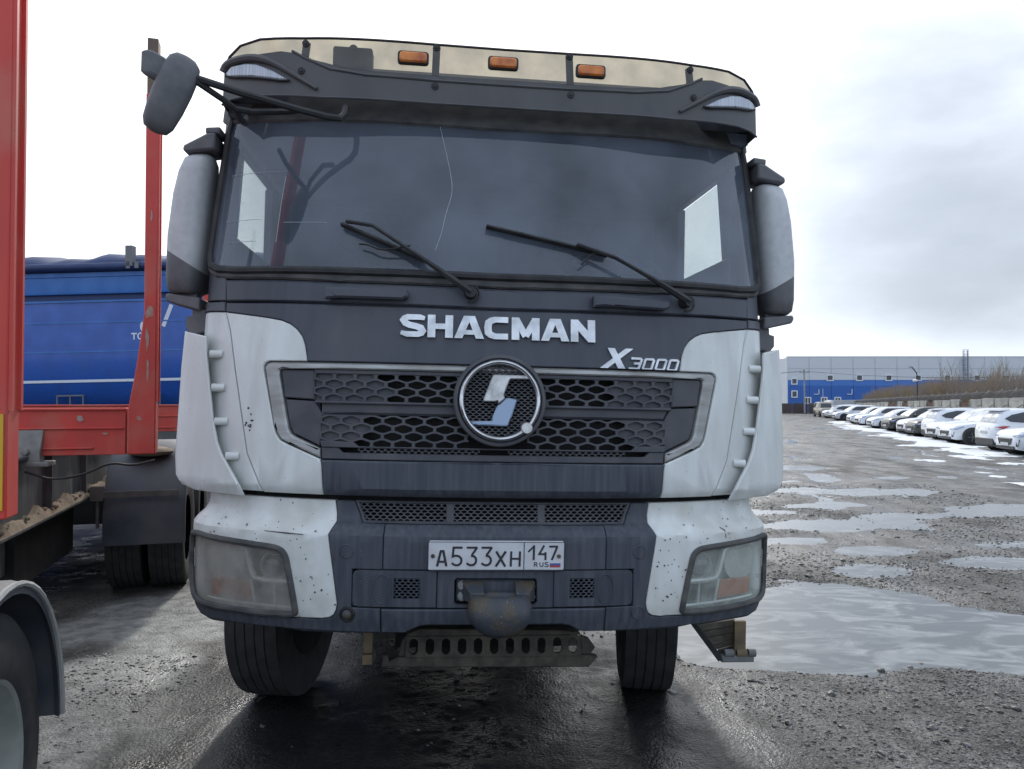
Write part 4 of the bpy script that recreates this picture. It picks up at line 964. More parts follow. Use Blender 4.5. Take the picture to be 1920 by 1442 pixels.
for _ in range(34): chip(PBm, rc.choice((-1, -1, 1, 1, 1)) * (.70 + rc.gauss(0, .045)), .99 + rc.gauss(0, .075), rc.uniform(.0015, .0048), DK)
for _ in range(26): chip(PBm, rc.choice((-1, 1)) * rc.uniform(.66, 1.12), 1.20 + rc.gauss(0, .035), rc.uniform(.0015, .004), DK)

# ---------------------------------------------------------------- number plate
def PN(u, z, off=0.0): return (u, -.012 - off, z)
def rrect(cx, cz, w, h, r, n=4): return [(cx + a * (w - r) + r * cos(radians(t0 + 90 * k / n)), cz + b * (h - r) + r * sin(radians(t0 + 90 * k / n))) for a, b, t0 in ((1, 1, 0), (-1, 1, 90), (-1, -1, 180), (1, -1, 270)) for k in range(n + 1)]
plate = panel('number_plate', rrect(0, 1.1275, .260, .056, .010), M['plate'], P=PN, conv=idu, th=.008, bev=.002, step=0)
pk = .000319
def zp(p): return ((p[0] - 963) * pk, 1.1275 - (p[1] - 260) * pk)
ink = MB()
def st(pts, w=24, k=0): ribbon(ink, [zp(p) for p in pts], w * pk, PN, .0016 + k * .0002, .0012)
st([(256, 384), (297, 206), (327, 206), (366, 384)], 27); st([(272, 330), (352, 330)], 24, -1)
st([(553, 163), (447, 163), (440, 268), (452, 262), (480, 258), (515, 266), (538, 290), (543, 320), (533, 350), (508, 370), (475, 371), (448, 360), (430, 343)], 25)
for o in (0, 176):
    st([(603 + o, 163), (720 + o, 163), (722 + o, 168), (664 + o, 252)], 24)
    st([(655 + o, 258), (690 + o, 264), (713 + o, 288), (718 + o, 318), (708 + o, 348), (684 + o, 368), (654 + o, 371), (626 + o, 362), (606 + o, 345)], 25, 1)
st([(955, 206), (1066, 386)], 27); st([(1070, 206), (952, 386)], 27, 1)
st([(1136, 206), (1132, 386)], 25); st([(1240, 206), (1238, 386)], 25); st([(1136, 294), (1240, 294)], 23, -1)
st([(1340, 212), (1405, 148), (1408, 158)], 20); st([(1409, 134), (1407, 308)], 24, 1)
st([(1532, 134), (1472, 238), (1560, 238)], 22); st([(1549, 214), (1549, 308)], 23, 1)
st([(1594, 147), (1688, 147), (1688, 156), (1626, 308)], 23)
st([(1416, 388), (1416, 338), (1440, 338), (1449, 346), (1449, 354), (1440, 362), (1420, 362)], 9); st([(1433, 362), (1452, 388)], 9, 1)
st([(1484, 335), (1484, 372), (1491, 383), (1504, 386), (1516, 383), (1522, 372), (1522, 335)], 9)
st([(1583, 342), (1572, 336), (1556, 336), (1547, 343), (1548, 353), (1560, 360), (1576, 364), (1585, 372), (1582, 383), (1568, 388), (1552, 386), (1543, 379)], 9)
st([(1290, 98), (1290, 430)], 9)
fr_pts = [zp(p) for p in ((155, 96), (1770, 96), (1778, 106), (1778, 418), (1770, 427), (155, 427), (149, 418), (149, 106))]
ribbon(ink, fr_pts + [fr_pts[0]], .0022, PN, .0012, .001)
obj('plate_characters', ink, M['ink'], plate, None)
for k, (mat_, a, b) in enumerate(((M['flagw'], 324, 347), (M['flagb'], 348, 371), (M['flagr'], 372, 395))):
    m = MB(); ribbon(m, [zp((1604, (a + b) / 2)), zp((1732, (a + b) / 2))], (b - a) * pk, PN, .0016, .001); obj('flag_stripe', m, mat_, plate, None)
for px_ in ((205, 263), (1712, 263)):
    x, z = zp(px_); m = MB(); m.cyl(PN(x, z, 0), PN(x, z, .005), .0075, 14); obj('plate_screw', m, M['mud'], plate)

# ---------------------------------------------------------------- tow hook
hookbase = panel('tow_bracket', [(-.150, 1.030), (.152, 1.029), (.154, .946), (-.150, .946)], M['plastic'], P=PP(.020), conv=idu, th=.03, bev=.008, step=0)
m = MB(); m.box((0, .07, .985), (.34, .05, .14)); obj('tow_recess', m, M['void'], truck)
m = MB(); n = 40; rings = []
for z, rx, ry, cy, e in ((.950, .050, .026, -.050, 1), (.985, .066, .034, -.050, 1), (.992, .082, .046, -.050, .95), (.988, .100, .058, -.050, .9), (.975, .112, .070, -.052, .8), (.955, .119, .082, -.054, .7), (.925, .1195, .088, -.054, .62), (.895, .110, .086, -.052, .62), (.868, .088, .080, -.050, .65), (.850, .062, .070, -.048, .7), (.843, .035, .05, -.045, .8)):
    rings.append([(.012 + rx * abs(cos(2 * pi * k / n)) ** e * (1 if cos(2 * pi * k / n) > 0 else -1), cy + ry * abs(sin(2 * pi * k / n)) ** e * (1 if sin(2 * pi * k / n) > 0 else -1), z + .002 * sin(3 * k + z * 90)) for k in range(n)])
m.loft(rings); hk = obj('tow_hook', m, M['hook'], truck, 50)
for s in (-1, 1):
    m = MB(); m.loft([[(.012 + s * a_, .015, 1.028), (.012 + s * a_, .015, .955), (.012 + s * b_, .015 - .075, .962), (.012 + s * b_, .015 - .075, .996)] for a_, b_ in ((.142, .112), (.060, .060))]); obj('hook_web', m, M['hook'], hk, bevel=.003)
m = MB(); m.loft([[(.012 + r * .6 * cos(2 * pi * k / 20), -.050 + r * .45 * sin(2 * pi * k / 20), z) for k in range(20)] for r, z in ((.030, .950), (.030, .968), (.022, .972))]); obj('hook_pin', m, M['mud'], hk)
for x, z, mt in ((-.127, 1.010, 'steel'), (-.127, .968, 'steel'), (.137, 1.006, 'tan'), (.137, .965, 'steel')):
    m = MB(); m.cyl((x, .022, z), (x, .004, z), .0145, 6, .0135); m.cyl((x, .022, z), (x, .014, z), .018, 16); obj('bracket_bolt', m, M[mt], hookbase)

# ---------------------------------------------------------------- underneath: guard plate, axle, step
gy = .34
g = lattice('guard_slots', -.345, .405, .632, .712, .0681, .080, .036, .062, M['mud'], P=lambda u, z, off=0.0: (u, gy - off + (z - .63) * .25, z), th=.012, shape='slot', conv=idu)
guard = panel('underrun_guard', [(-.375, .6315), (.44, .6315), (.478, .622), (.44, .580), (-.443, .590), (-.440, .640), (-.42, .640), (-.41, .615)], M['mud'], P=PP(gy), conv=idu, th=.05, bev=.006, step=0)
g.parent = guard; g.name = 'slotted_plate'
panel('guard_lip', [(-.347, .7125), (.407, .7125), (.395, .722), (.34, .732), (-.28, .744), (-.335, .725)], M['mud'], guard, P=PP(gy + .02), conv=idu, th=.06, bev=.004, step=0)
panel('guard_wing', [(.406, .7115), (.406, .632), (.448, .632), (.47, .66), (.44, .70)], M['mud'], guard, P=PP(gy + .015), conv=idu, th=.02, bev=.003, step=0)
panel('guard_wing', [(-.346, .7115), (-.346, .632), (-.376, .632), (-.36, .70)], M['mud'], guard, P=PP(gy + .015), conv=idu, th=.02, bev=.003, step=0)
m = MB(); m.box((-.50, .36, .70), (.036, .04, .16)); m.box((-.50, .34, .632), (.040, .05, .04)); obj('towing_lug', m, M['tan'], truck)
m = MB()
m.box((0, 1.35, .82), (.80, 1.5, .46)); m.box((0, 1.2, .60), (.62, .9, .30)); m.box((0, 3.2, .75), (1.7, 1.6, .5)); m.box((0, 5.7, .62), (1.0, 1.6, .3)); m.cyl((-.85, 1.72, .54), (.85, 1.72, .54), .075, 14)
for s in (-1, 1):
    m.box((s * .43, 4.0, .98), (.09, 7.6, .26)); m.box((s * .46, 1.5, .66), (.09, 1.5, .09))
obj('chassis', m, M['void'], truck)
m = MB(); m.box((.50, 1.05, .72), (.10, .25, .30)); m.box((.56, 1.0, .80), (.05, .3, .10)); m.box((.47, .95, .58), (.05, .15, .16)); obj('axle_bracket', m, M['mud'], truck, bevel=.01)
m = MB(); m.box((.55, 1.9, .66), (.12, .30, .26)); obj('air_tank', m, M['void'], truck)
stp = MB(); stp.bar((1.205, .80, .458), (1.375, .80, .458), .034, .036)
so = obj('entry_step', stp, M['step'], truck, bevel=.006)
m = MB(); m.bar((1.205, .80, .452), (1.075, .84, .625), .030, .026); m.bar((1.30, .92, .48), (1.375, .80, .47), .012, .012); obj('step_arm', m, M['black'], so)
m = MB()
for k in range(5): m.bar((1.10 + k * .03, .84 + k * .006, .595 - k * .032), (1.30 + k * .012, .86, .62 - k * .030), .016, .030)
m.box((1.20, .90, .60), (.18, .06, .06)); obj('step_tread', m, M['mud'], so)
m = MB(); m.box((1.306, .81, .555), (.058, .022, .17)); m.cyl((1.285, .80, .482), (1.338, .80, .482), .022, 14); obj('step_strap', m, M['tan'], so)
m = MB(); m.cyl((1.222, .795, .484), (1.268, .795, .484), .020, 14); m.cyl((1.345, .795, .484), (1.382, .795, .484), .020, 14); obj('step_bushing', m, M['step'], so)
m = MB(); m.sphere((1.09, .95, .69), .05, 12, 8, (.7, 1, 1)); m.box((1.08, .95, .78), (.10, .10, .12)); obj('step_joint', m, M['black'], truck)

def wheel(name, c, steer=0.0, R_=.54, w=.31, dual=False, side=1, parent=truck):
    Rm = Matrix.Rotation(steer, 3, 'Z')
    prof = [(-w / 2 + .02, .30), (-w / 2, .40), (-w / 2 + .004, .47), (-w / 2 + .022, .515)]
    xs = [-.122, -.070, -.024, .024, .070, .122]
    prof += [(-.138, R_ - .006)]
    for x in (-.078, -.026, .026, .078): prof += [(x - .0045, R_), (x - .003, R_ - .008), (x + .003, R_ - .008), (x + .0045, R_)]
    prof += [(.138, R_ - .006), (w / 2 - .022, .515), (w / 2 - .004, .47), (w / 2, .40), (w / 2 - .02, .30)]
    m = MB(); m.lathe(prof, c, 'x', 56, Rm, cap=False); o = obj(name, m, M['tyre'], parent, 40)
    r = MB(); r.lathe([(-.10, .305), (-.125, .295), (-.06, .26), (.02 * side, .24), (.05 * side, .10), (.09 * side, .09), (.10 * side, .0)] if side > 0 else [(-.10, 0), (-.09, .09), (-.05, .10), (-.02, .24), (.06, .26), (.125, .295), (.10, .305)], c, 'x', 32, Rm); obj('rim', r, M['rim'], o)
    b_ = MB(); b_.lathe([(-side * .155, 0), (-side * .155, .20), (-side * .145, .315), (-side * .05, .31)], c, 'x', 28, Rm); obj('brake_drum', b_, M['void'], o)
    return o
for s in (-1, 1): wheel('front_wheel', (s * 1.065, 1.70, .548), radians(-11), side=s)
for y in (5.0, 6.35):
    for s in (-1, 1): wheel('rear_wheel', (s * .93, y, .545), side=s); wheel('rear_wheel', (s * .60, y, .545), side=s)
m = MB()
for s in (-1, 1):
    rings = []
    for k in range(13):
        a = radians(15 + 150 * k / 12); rings.append([(s * .86, 1.72 - .66 * cos(a), .58 + .66 * sin(a)), (s * 1.22, 1.72 - .66 * cos(a), .58 + .66 * sin(a)), (s * 1.22, 1.72 - .64 * cos(a), .58 + .64 * sin(a)), (s * .86, 1.72 - .64 * cos(a), .58 + .64 * sin(a))])
    m.loft(rings)
obj('wheel_arch_liner', m, M['black'], truck)
# tipper body behind the cab
m = MB(); m.loft([[(-1.0, y, 1.2), (1.0, y, 1.2), (1.15, y, 1.5), (1.15, y, zt), (-1.15, y, zt), (-1.15, y, 1.5)] for y, zt in ((2.45, 2.75), (7.6, 2.75))]); obj('tipper_body', m, M['tipbody'], truck, bevel=.02)

# side windows
for s in (-1, 1):
    m = MB(); m.box((s * 1.212, 1.18, 2.665), (.006, .76, .43)); obj('side_window', m, M['side_glass'], truck)

# ---------------------------------------------------------------- door mirrors
def mirror_set(s):
    lev = [(2.150, 1.285, 1.395, .47, .60), (2.166, 1.268, 1.415, .45, .64), (2.22, 1.258, 1.424, .44, .66), (2.40, 1.250, 1.420, .43, .66), (2.58, 1.245, 1.404, .44, .66), (2.68, 1.240, 1.385, .45, .65), (2.735, 1.236, 1.362, .46, .63), (2.758, 1.240, 1.330, .49, .60)]
    bm = bmesh.new(); rings = []
    for z, xi, xo, yf, yb in lev:
        cx, hw = (xi + xo) / 2, (xo - xi) / 2; ring = []
        for k in range(24):
            t = 2 * pi * k / 24; ct, st_ = cos(t), sin(t); e = .62
            px_ = cx + hw * abs(ct) ** e * (1 if ct >= 0 else -1)
            py_ = yb - .02 - (yb - yf - .02) * max(0, abs(st_) ** .7) if st_ < 0 else yb - .02 + .02 * st_
            ring.append(bm.verts.new((s * px_, py_, z)))
        rings.append(ring)
    for a, b in zip(rings[:-1], rings[1:]):
        for k in range(24): bm.faces.new((a[k], a[(k + 1) % 24], b[(k + 1) % 24], b[k]))
    bm.faces.new(rings[0]); bm.faces.new(rings[-1])
    bmesh.ops.recalc_face_normals(bm, faces=bm.faces[:])
    nrm = Vector((s * .62, 0, -1)).normalized() * 1.0
    bm2 = bm.copy(); co = (s * 1.345, .5, 2.295)
    pl = Vector((s * -.62, 0, 1)).normalized()
    bmesh.ops.bisect_plane(bm, geom=bm.verts[:] + bm.edges[:] + bm.faces[:], plane_co=co, plane_no=pl, clear_inner=True)
    bmesh.ops.bisect_plane(bm2, geom=bm2.verts[:] + bm2.edges[:] + bm2.faces[:], plane_co=co, plane_no=pl, clear_outer=True)
    me = bpy.data.meshes.new('mirror_housing'); bm.to_mesh(me); bm.free()
    me2 = bpy.data.meshes.new('mirror_lower_shell'); bm2.to_mesh(me2); bm2.free()
    o = link('mirror_housing', me, M['mirror_grey'], truck, 50); link('mirror_lower_shell', me2, M['mirror_dark'], o, 50)
    m = MB(); m.prism([(s * 1.215, 2.772), (s * 1.335, 2.752), (s * 1.352, 2.765), (s * 1.345, 2.785), (s * 1.25, 2.842), (s * 1.215, 2.846)], .46, .62); obj('mirror_top_arm', m, M['mirror_dark'], o, bevel=.012)
    m = MB(); m.prism([(s * 1.20, 2.846), (s * 1.262, 2.843), (s * 1.264, 2.872), (s * 1.20, 2.878)], .48, .60); obj('mirror_pivot_cap', m, M['mirror_dark'], o, bevel=.008)
    m = MB(); m.box((s * 1.33, .55, 2.150), (.09, .08, .05)); m.prism([(s * 1.26, 2.132), (s * 1.40, 2.146), (s * 1.405, 2.128), (s * 1.395, 2.108), (s * 1.26, 2.075)], .47, .62); obj('mirror_lower_arm', m, M['mirror_dark'], o, bevel=.008)
    m = MB(); m.prism([(s * 1.24, 2.08), (s * 1.30, 2.085), (s * 1.30, 2.055), (s * 1.325, 2.05), (s * 1.325, 2.0), (s * 1.30, 1.97), (s * 1.24, 1.985)], .50, .60); obj('mirror_root', m, M['mirror_dark'], o, bevel=.006)
    m = MB(); m.add([(s * 1.262, .645, 2.24), (s * 1.405, .645, 2.24), (s * 1.385, .645, 2.66), (s * 1.255, .645, 2.66)], [(0, 1, 2, 3)]); obj('mirror_glass', m, M['mirror_glass'], o, None)
for s in (-1, 1): mirror_set(s)

# front (kerb) mirror on its arms, viewer's left
ax = Vector((.115, .0, .30)).normalized(); cx_ = Vector((-1.232, -.045, 2.810))
side_ = Vector((-.30, .55, .10)); side_ = (side_ - ax * side_.dot(ax)).normalized(); wv = ax.cross(side_)
rings = []; n = 28
for t, a, b in ((-.168, .02, .02), (-.158, .052, .034), (-.13, .068, .05), (-.06, .078, .062), (.02, .082, .066), (.09, .080, .062), (.132, .070, .05), (.152, .05, .034), (.158, .02, .02)):
    ring = []
    for k in range(n):
        q = 2 * pi * k / n; c_, s_ = cos(q), sin(q)
        ring.append(tuple(cx_ + ax * t * .92 + wv * (.80 * a * abs(c_) ** .7 * (1 if c_ > 0 else -1)) + side_ * (.85 * b * abs(s_) ** .8 * (1 if s_ > 0 else -1))))
    rings.append(ring)
m = MB(); m.loft(rings); fm = obj('front_mirror', m, M['mirror_dark'], truck, 60)
m = MB(); m.loft([[tuple(cx_ + ax * (.085 + .0) + wv * u + side_ * 0 + Vector((0, 0, 0)) + Vector((-.062 - e * .042, -.02, w_ + .02))) for u, w_ in ((-.035, -.06), (.035, -.06), (.035, .035), (-.035, .035))] for e in (0, 1)]); obj('mirror_knuckle', m, M['mirror_dark'], fm, bevel=.012)
m = MB(); m.tube([(-1.150, -.045, 2.872), (-1.0, .02, 2.852), (-.80, .10, 2.832), (-.70, .14, 2.825), (-.655, .17, 2.832), (-.640, .20, 2.86), (-.64, .23, 2.90)], .0145, 8)
m.tube([(-1.150, -.045, 2.862), (-1.07, .02, 2.825), (-1.03, .06, 2.805), (-.98, .10, 2.812), (-.86, .14, 2.835), (-.80, .12, 2.838)], .012, 8)
m.tube([(-1.03, .06, 2.805), (-1.035, .15, 2.80), (-1.04, .25, 2.82), (-1.05, .31, 2.86)], .012, 8)
obj('mirror_arm', m, M['black'], fm)
# ================================================================== TIMBER TRAILER (left)
RED = pm('faded_red_paint', (.64, .060, .040), (.52, .055, .042), 5, (1, 1, .35), .45, .6, c3=(.52, .13, .09), s3=3.2, spots=(30, .05, (.28, .25, .22)))
BARE = pm('bare_weathered_steel', (.19, .125, .085), (.12, .09, .07), 12, (1, 1, .3), .7)
CAST = pm('dusty_cast_bracket', (.26, .255, .24), (.17, .16, .145), 12, rough=.7, bump=.3)
FRAME = pm('dirty_dark_frame', (.055, .062, .072), (.16, .155, .14), 6, (5, 5, .5), .6, .8, lo=.45, hi=.75)
SAND = pm('damp_sand', (.30, .235, .165), (.22, .17, .12), 20, rough=.95, bump=.6, bscale=60)
FEND = pm('fender_plastic', (.045, .055, .075), (.10, .10, .105), 4, rough=.45, rough2=.7, bump=.1, bscale=40)
trl = thing('timber_trailer', 'red timber trailer with tall steel stakes, sand on its frame and plastic mudguards', 'trailer', (-2.40, 5.2, 0), (0, 0, .2915))
def bunk(y, top, z0=1.36, z1=1.655, tip=.38, xr=0.0, wide=.075, foot=.165, topl=None):
    for s, x0 in ((1, xr), (-1, -2.42 if not topl else -2.35)):
        top = topl if (topl and s < 0) else top
        m = MB(); d = .06
        X = lambda v: x0 - v if s > 0 else x0 + v
        m.prism([(X(0), z0), (X(0), top - tip), (X(wide), top - tip), (X(wide), 2.30), (X(foot * .72), 1.95), (X(foot), z1 + .02), (X(foot), z0)] if s > 0 else
                [(X(0), z0), (X(0), top - tip), (X(wide), top - tip), (X(wide), 2.35), (X(wide * 1.15), 2.1), (X(foot), 1.86), (X(foot * 1.7), 1.72), (X(foot * 2.6), z1), (X(foot * 2.6), z0)], y - d, y + d)
        o = obj('stake', m, RED, trl, bevel=.006)
        m = MB(); m.box(((X(.004) + X(wide - .004)) / 2, y, top - tip / 2), (wide - .008, .11, tip)); obj('stake_tip', m, BARE, o, bevel=.004)
        m = MB(); m.box((X(-.006), y - .045, (z0 + top) / 2 + .1), (.012, .02, top - z0 - .5)); m.box((X(-.006), y + .045, (z0 + top) / 2 + .1), (.012, .02, top - z0 - .5)); obj('stake_flange', m, RED, o)
    m = MB(); m.box((-1.21, y - .01, (z0 + z1) / 2), (2.06, .10, z1 - z0)); m.box((-1.21, y - .01, z1 + .004), (2.06, .13, .016)); m.box((-1.21, y - .068, z0 + .175), (2.04, .012, .012)); m.box((-.62, y - .066, z0 + .045), (.50, .012, .012))
    b = obj('cross_beam', m, RED, trl, bevel=.004)
    for xx in (-.74, -1.68):
        m = MB(); m.loft([[(xx - w, y - .07 - t, z), (xx + w, y - .07 - t, z), (xx + w, y - .02, z), (xx - w, y - .02, z)] for z, w, t in ((z0 - .06, .085, .06), (z0 + .02, .075, .05), (z0 + .17, .085, .0))]); m.box((xx, y - .05, z0 - .05), (.26, .18, .03)); m.cyl((xx, y - .16, z0 + .03), (xx, y - .10, z0 + .03), .022, 6)
        obj('clamp_bracket', m, CAST, b, bevel=.006)
    return b
SCAR = pm('scraped_patch', (.36, .33, .30), (.50, .16, .11), 30, rough=.7)
def scar(x, z, w, h, y):
    m = MB(); n = 11; r9 = random.Random(int(z * 100)); m.add([(x + w * r9.uniform(.5, 1.1) * cos(2 * pi * k / n), y, z + h * r9.uniform(.5, 1.1) * sin(2 * pi * k / n)) for k in range(n)], [tuple(range(n))]); obj('scraped_patch', m, SCAR, trl, None)
for q in ((-.040, 2.30, .030, .05, -.0625), (-.055, 2.12, .014, .10, -.0625), (-.05, 1.92, .010, .09, -.0625), (-.035, 2.95, .008, .04, -.0625), (-.10, 1.60, .02, .015, -.0625), (-.45, 1.60, .03, .02, -.0665), (-1.1, 1.52, .012, .03, -.0665), (-.30, 1.50, .02, .01, -.0665)): scar(*q)
bunk(0, 4.16); bunk(3.97, 4.55, topl=4.13); nb = bunk(-2.77, 4.3, z0=1.335, wide=.092, foot=.16, xr=-.040)
m = MB(); m.box((-.064, -2.836, 1.52), (.030, .006, .31)); obj('reflective_strip', m, pm('yellow_tape', (.62, .36, .02), rough=.35), trl)
for x in (-.80, -1.68):
    m = MB(); m.box((x, 2.0, 1.13), (.014, 12.5, .46)); m.box((x, 2.0, .905), (.15, 12.5, .014)); m.box((x, 2.0, 1.353), (.15, 12.5, .014))
    for yy in (-1.6, -.6, .5, 1.5): m.box((x + .03, yy, 1.13), (.05, .02, .42))
    fr = obj('frame_beam', m, FRAME, trl)
m = MB(); r_ = random.Random(4); rings = []
for k in range(120):
    y = -3.6 + k * .055; h = .022 + .030 * max(0, sin(k * .7) * sin(k * .23 + 1)) + r_.uniform(0, .02)
    rings.append([(-.793, y, .913), (-.793, y, .913 + h * 1.5), (-.765 + r_.uniform(-.008, .008), y, .915 + h * 1.4), (-.745 + r_.uniform(-.008, .008), y, .913 + h * .8), (-.728, y, .913)])
m.loft(rings); sd = obj('sand', m, SAND, trl, 20, kind='stuff')
m = MB()
for k in range(60):
    y = r_.uniform(-3.4, 2.6); m.sphere((-.76 + r_.uniform(-.02, .025), y, .945 + r_.uniform(0, .02)), r_.uniform(.008, .024), 7, 5, (1, 1.3, .8))
obj('sand_lumps', m, SAND, trl, 60, kind='stuff')
m = MB(); m.tube(smooth([(-.72, -.20, 1.27), (-.62, .05, 1.19), (-.45, .15, 1.22), (-.30, .1, 1.30), (-.16, .1, 1.27), (-.02, .06, 1.31)], 3), .008, 6); obj('cable', m, M['black'], trl)
m = MB(); m.box((-.95, .1, .72), (.04, .55, .30)); obj('frame_plate', m, pm('dull_plate', (.22, .23, .23), (.14, .14, .13), 8, rough=.6), trl)
m = MB(); m.box((-1.25, .9, .66), (.75, 1.5, .42)); m.box((-1.25, 4.4, .70), (1.4, 3.6, .35)); m.box((-1.0, 1.3, .75), (.10, .12, .5)); obj('underbody_mass', m, M['void'], trl)  # black boxes under the frame, added to keep the space below dark
def arch(yc, zc, r, x0, x1, a0, a1, drop=0.0, name='mudguard', n=18):
    pr = []
    pts = [(yc - r * cos(radians(a0 + (a1 - a0) * k / n)), zc + r * sin(radians(a0 + (a1 - a0) * k / n))) for k in range(n + 1)]
    if drop: pts = [(pts[0][0], pts[0][1] - drop)] + pts
    rings = []
    for i, (y, z) in enumerate(pts):
        dy, dz = (y - yc) / r, (z - zc) / r
        if drop and i == 0: dy, dz = -1, 0
        rings.append([(x0, y, z), (x0 + .02, y + dy * .012, z + dz * .012), (x1 - .03, y + dy * .012, z + dz * .012), (x1, y - dy * .006, z - dz * .006), (x1, y - dy * .03, z - dz * .03), (x1 - .02, y - dy * .01, z - dz * .01), (x0, y - dy * .01, z - dz * .01)])
    m = MB(); m.loft(rings); return m, pts
m, pts = arch(2.16, .66, .68, -.62, .02, 0, 150, drop=.16); fd = obj('mudguard', m, FEND, trl)
m = MB(); m.box((-.34, 1.455, .93), (.62, .02, .055)); m.box((-.66, 1.47, .94), (.10, .06, .12)); m.box((-.66, 1.5, .80), (.02, .05, .30)); obj('mudguard_bracket', m, pm('greasy_bracket', (.13, .12, .11), (.08, .075, .07), 9, rough=.8), fd, bevel=.004)
m = MB(); m.sphere((-.30, 1.72, 1.27), .10, 14, 8, (2.0, 1.6, .45)); obj('caked_sand', m, SAND, fd, 60)
fd['label'] = 'dark plastic mudguard with sand caked on top'
for yy in (2.16, 3.5):
    for xx in (-.16, -.50, -1.92, -2.26): wheel('road_wheel', (xx, yy, .53), R_=.52, w=.29, side=1 if xx > -1.2 else -1, parent=trl)
m, pts = arch(-3.04, .56, .60, -.46, .03, 40, 180); fd2 = obj('mudguard', m, FEND, trl); fd2['label'] = 'near mudguard with a pale trim edge'
m = MB(); m.tube([(.034, y, z) for y, z in pts], .010, 6); obj('trim_edge', m, pm('pale_trim', (.42, .42, .40), (.30, .30, .28), 8, rough=.5), fd2)
Rm = None
def big_wheel(c):
    m = MB(); m.lathe([(-.14, .30), (-.15, .40), (-.14, .48), (-.12, .515), (.12, .515), (.138, .49), (.15, .42), (.148, .36), (.138, .318)], c, 'x', 64, cap=False); o = obj('road_wheel', m, M['tyre'], trl, 40)
    m = MB(); m.lathe([(.05, .322), (.128, .326), (.138, .318), (.130, .305), (.075, .285), (.055, .268), (.035, .25), (.05, .22), (.07, .12), (.11, .11), (.115, 0)], c, 'x', 56); obj('rim', m, pm('greenish_grey_rim', (.34, .36, .33), (.24, .25, .22), 6, rough=.5, metal=.2), o)
    m = MB()
    for k in range(10): a = 2 * pi * k / 10; m.cyl((c[0] + .05, c[1] + .16 * cos(a), c[2] + .16 * sin(a)), (c[0] + .095, c[1] + .16 * cos(a), c[2] + .16 * sin(a)), .016, 6)
    obj('wheel_nut', m, M['steel'], o)
big_wheel((-.15, -3.04, .56))

# ================================================================== BLUE TIPPER behind
BLUE = pm('glossy_blue_paint', (.015, .090, .40), (.012, .075, .33), 2.5, rough=.22, rough2=.4, coat=.3)
BLUE2 = pm('pale_blue_paint', (.04, .16, .46), (.03, .13, .40), 2.5, rough=.35, rough2=.5)
NAVY = pm('navy_tarpaulin', (.012, .028, .10), (.022, .042, .13), 3, (1, 1, 3), .55, bump=.5, bscale=4)
blu = thing('tipper_trailer', 'blue tipper trailer with rolled navy tarpaulin standing behind the red stakes', 'trailer', (-8.2, 16, 0), (0, radians(-1.1), radians(-3)))
m = MB(); m.prism([(.75, 1.35), (.35, 1.55), (.12, 1.85), (.03, 2.25), (0, 2.6), (0, 3.80), (2.5, 3.80), (2.5, 1.35)], -7, 4.6, 'x'); bd = obj('body', m, BLUE, blu, 40, bevel=.01)
m = MB(); m.box((-1.2, 1.26, 3.87), (11.5, 2.40, .14)); obj('groove', m, pm('dark_groove', (.008, .03, .12), rough=.5), bd)
m = MB(); m.prism([(-.015, 3.94), (-.03, 4.0), (-.03, 4.30), (2.5, 4.30), (2.5, 3.94)], -7, 4.6, 'x'); obj('upper_side', m, BLUE2, bd, bevel=.01)
m = MB(); m.box((-1.2, 1.20, 4.345), (11.6, 2.50, .09)); m.box((-1.2, -.02, 3.79), (11.5, .02, .04)); m.box((-1.2, -.005, 3.35), (11.5, .012, .03)); m.box((-1.2, -.004, 2.74), (11.5, .012, .03)); obj('side_rib', m, BLUE2, bd)
m = MB(); m.box((-1.2, .055, 2.13), (11.5, .02, .055)); obj('white_stripe', m, pm('stripe_white', (.62, .65, .70), rough=.5), bd)
m = MB(); rings = []
for k in range(70):
    x = -7 + 11.6 * k / 69; q = sin(k * 1.3) * .03 + sin(k * .47 + 1) * .045
    rings.append([(x, -.08, 4.40), (x, -.11, 4.50 + q * .3), (x, -.05, 4.62 + q * .6), (x, .25, 4.76 + q), (x, 1.2, 4.92 + q), (x, 2.3, 4.70), (x, 2.5, 4.40)])
m.loft(rings); obj('tarpaulin', m, NAVY, blu, 60)
m = MB(); m.tube([(-7, -.12, 4.50), (4.6, -.12, 4.48)], .085, 12); tr_ = obj('tarpaulin_roll', m, NAVY, blu)
m = MB(); m.box((.42, -.15, 4.68), (.14, .16, .42)); m.box((.40, -.215, 4.49), (.08, .03, .14)); m.box((.58, -.215, 4.49), (.08, .03, .14)); obj('roll_strap', m, pm('strap_grey', (.16, .16, .17), rough=.6), tr_)
def PBl(u, z, off=0.0): return (u, -off, z)
m = MB(); ribbon(m, [(.335, 3.095), (.455, 3.095)], .028, PBl, .006, .004); ribbon(m, [(.395, 3.08), (.395, 2.97)], .028, PBl, .0065, .004)
ribbon(m, arc(.535, 3.04, .055, .062, 0, 360, 20), .026, PBl, .006, .004)
ribbon(m, arc(.70, 3.24, .15, .14, 100, 260, 14), .05, PBl, .006, .004)
obj('lettering', m, pm('lettering_white', (.70, .72, .75), rough=.5), bd, None)
m = MB(); ribbon(m, [(1.02, 3.23), (1.20, 3.68)], .085, PBl, .006, .004); obj('white_slash', m, pm('slash_white', (.62, .65, .70), rough=.5), bd, None)
m = MB(); m.box((-.15, .0, 4.12), (.36, .02, .10)); obj('worn_sticker', m, pm('sticker', (.015, .05, .22), (.04, .16, .46), 60, rough=.6, lo=.45, hi=.55), bd)
for x0 in (-1.3, .35):
    m = MB()
    for a in (0, .28, .56): m.box((x0 + a, .05, 1.70), (.02, .03, .28))
    m.box((x0 + .28, .05, 1.83), (.60, .03, .03)); obj('side_bracket', m, pm('galv', (.14, .15, .16), rough=.6), blu)
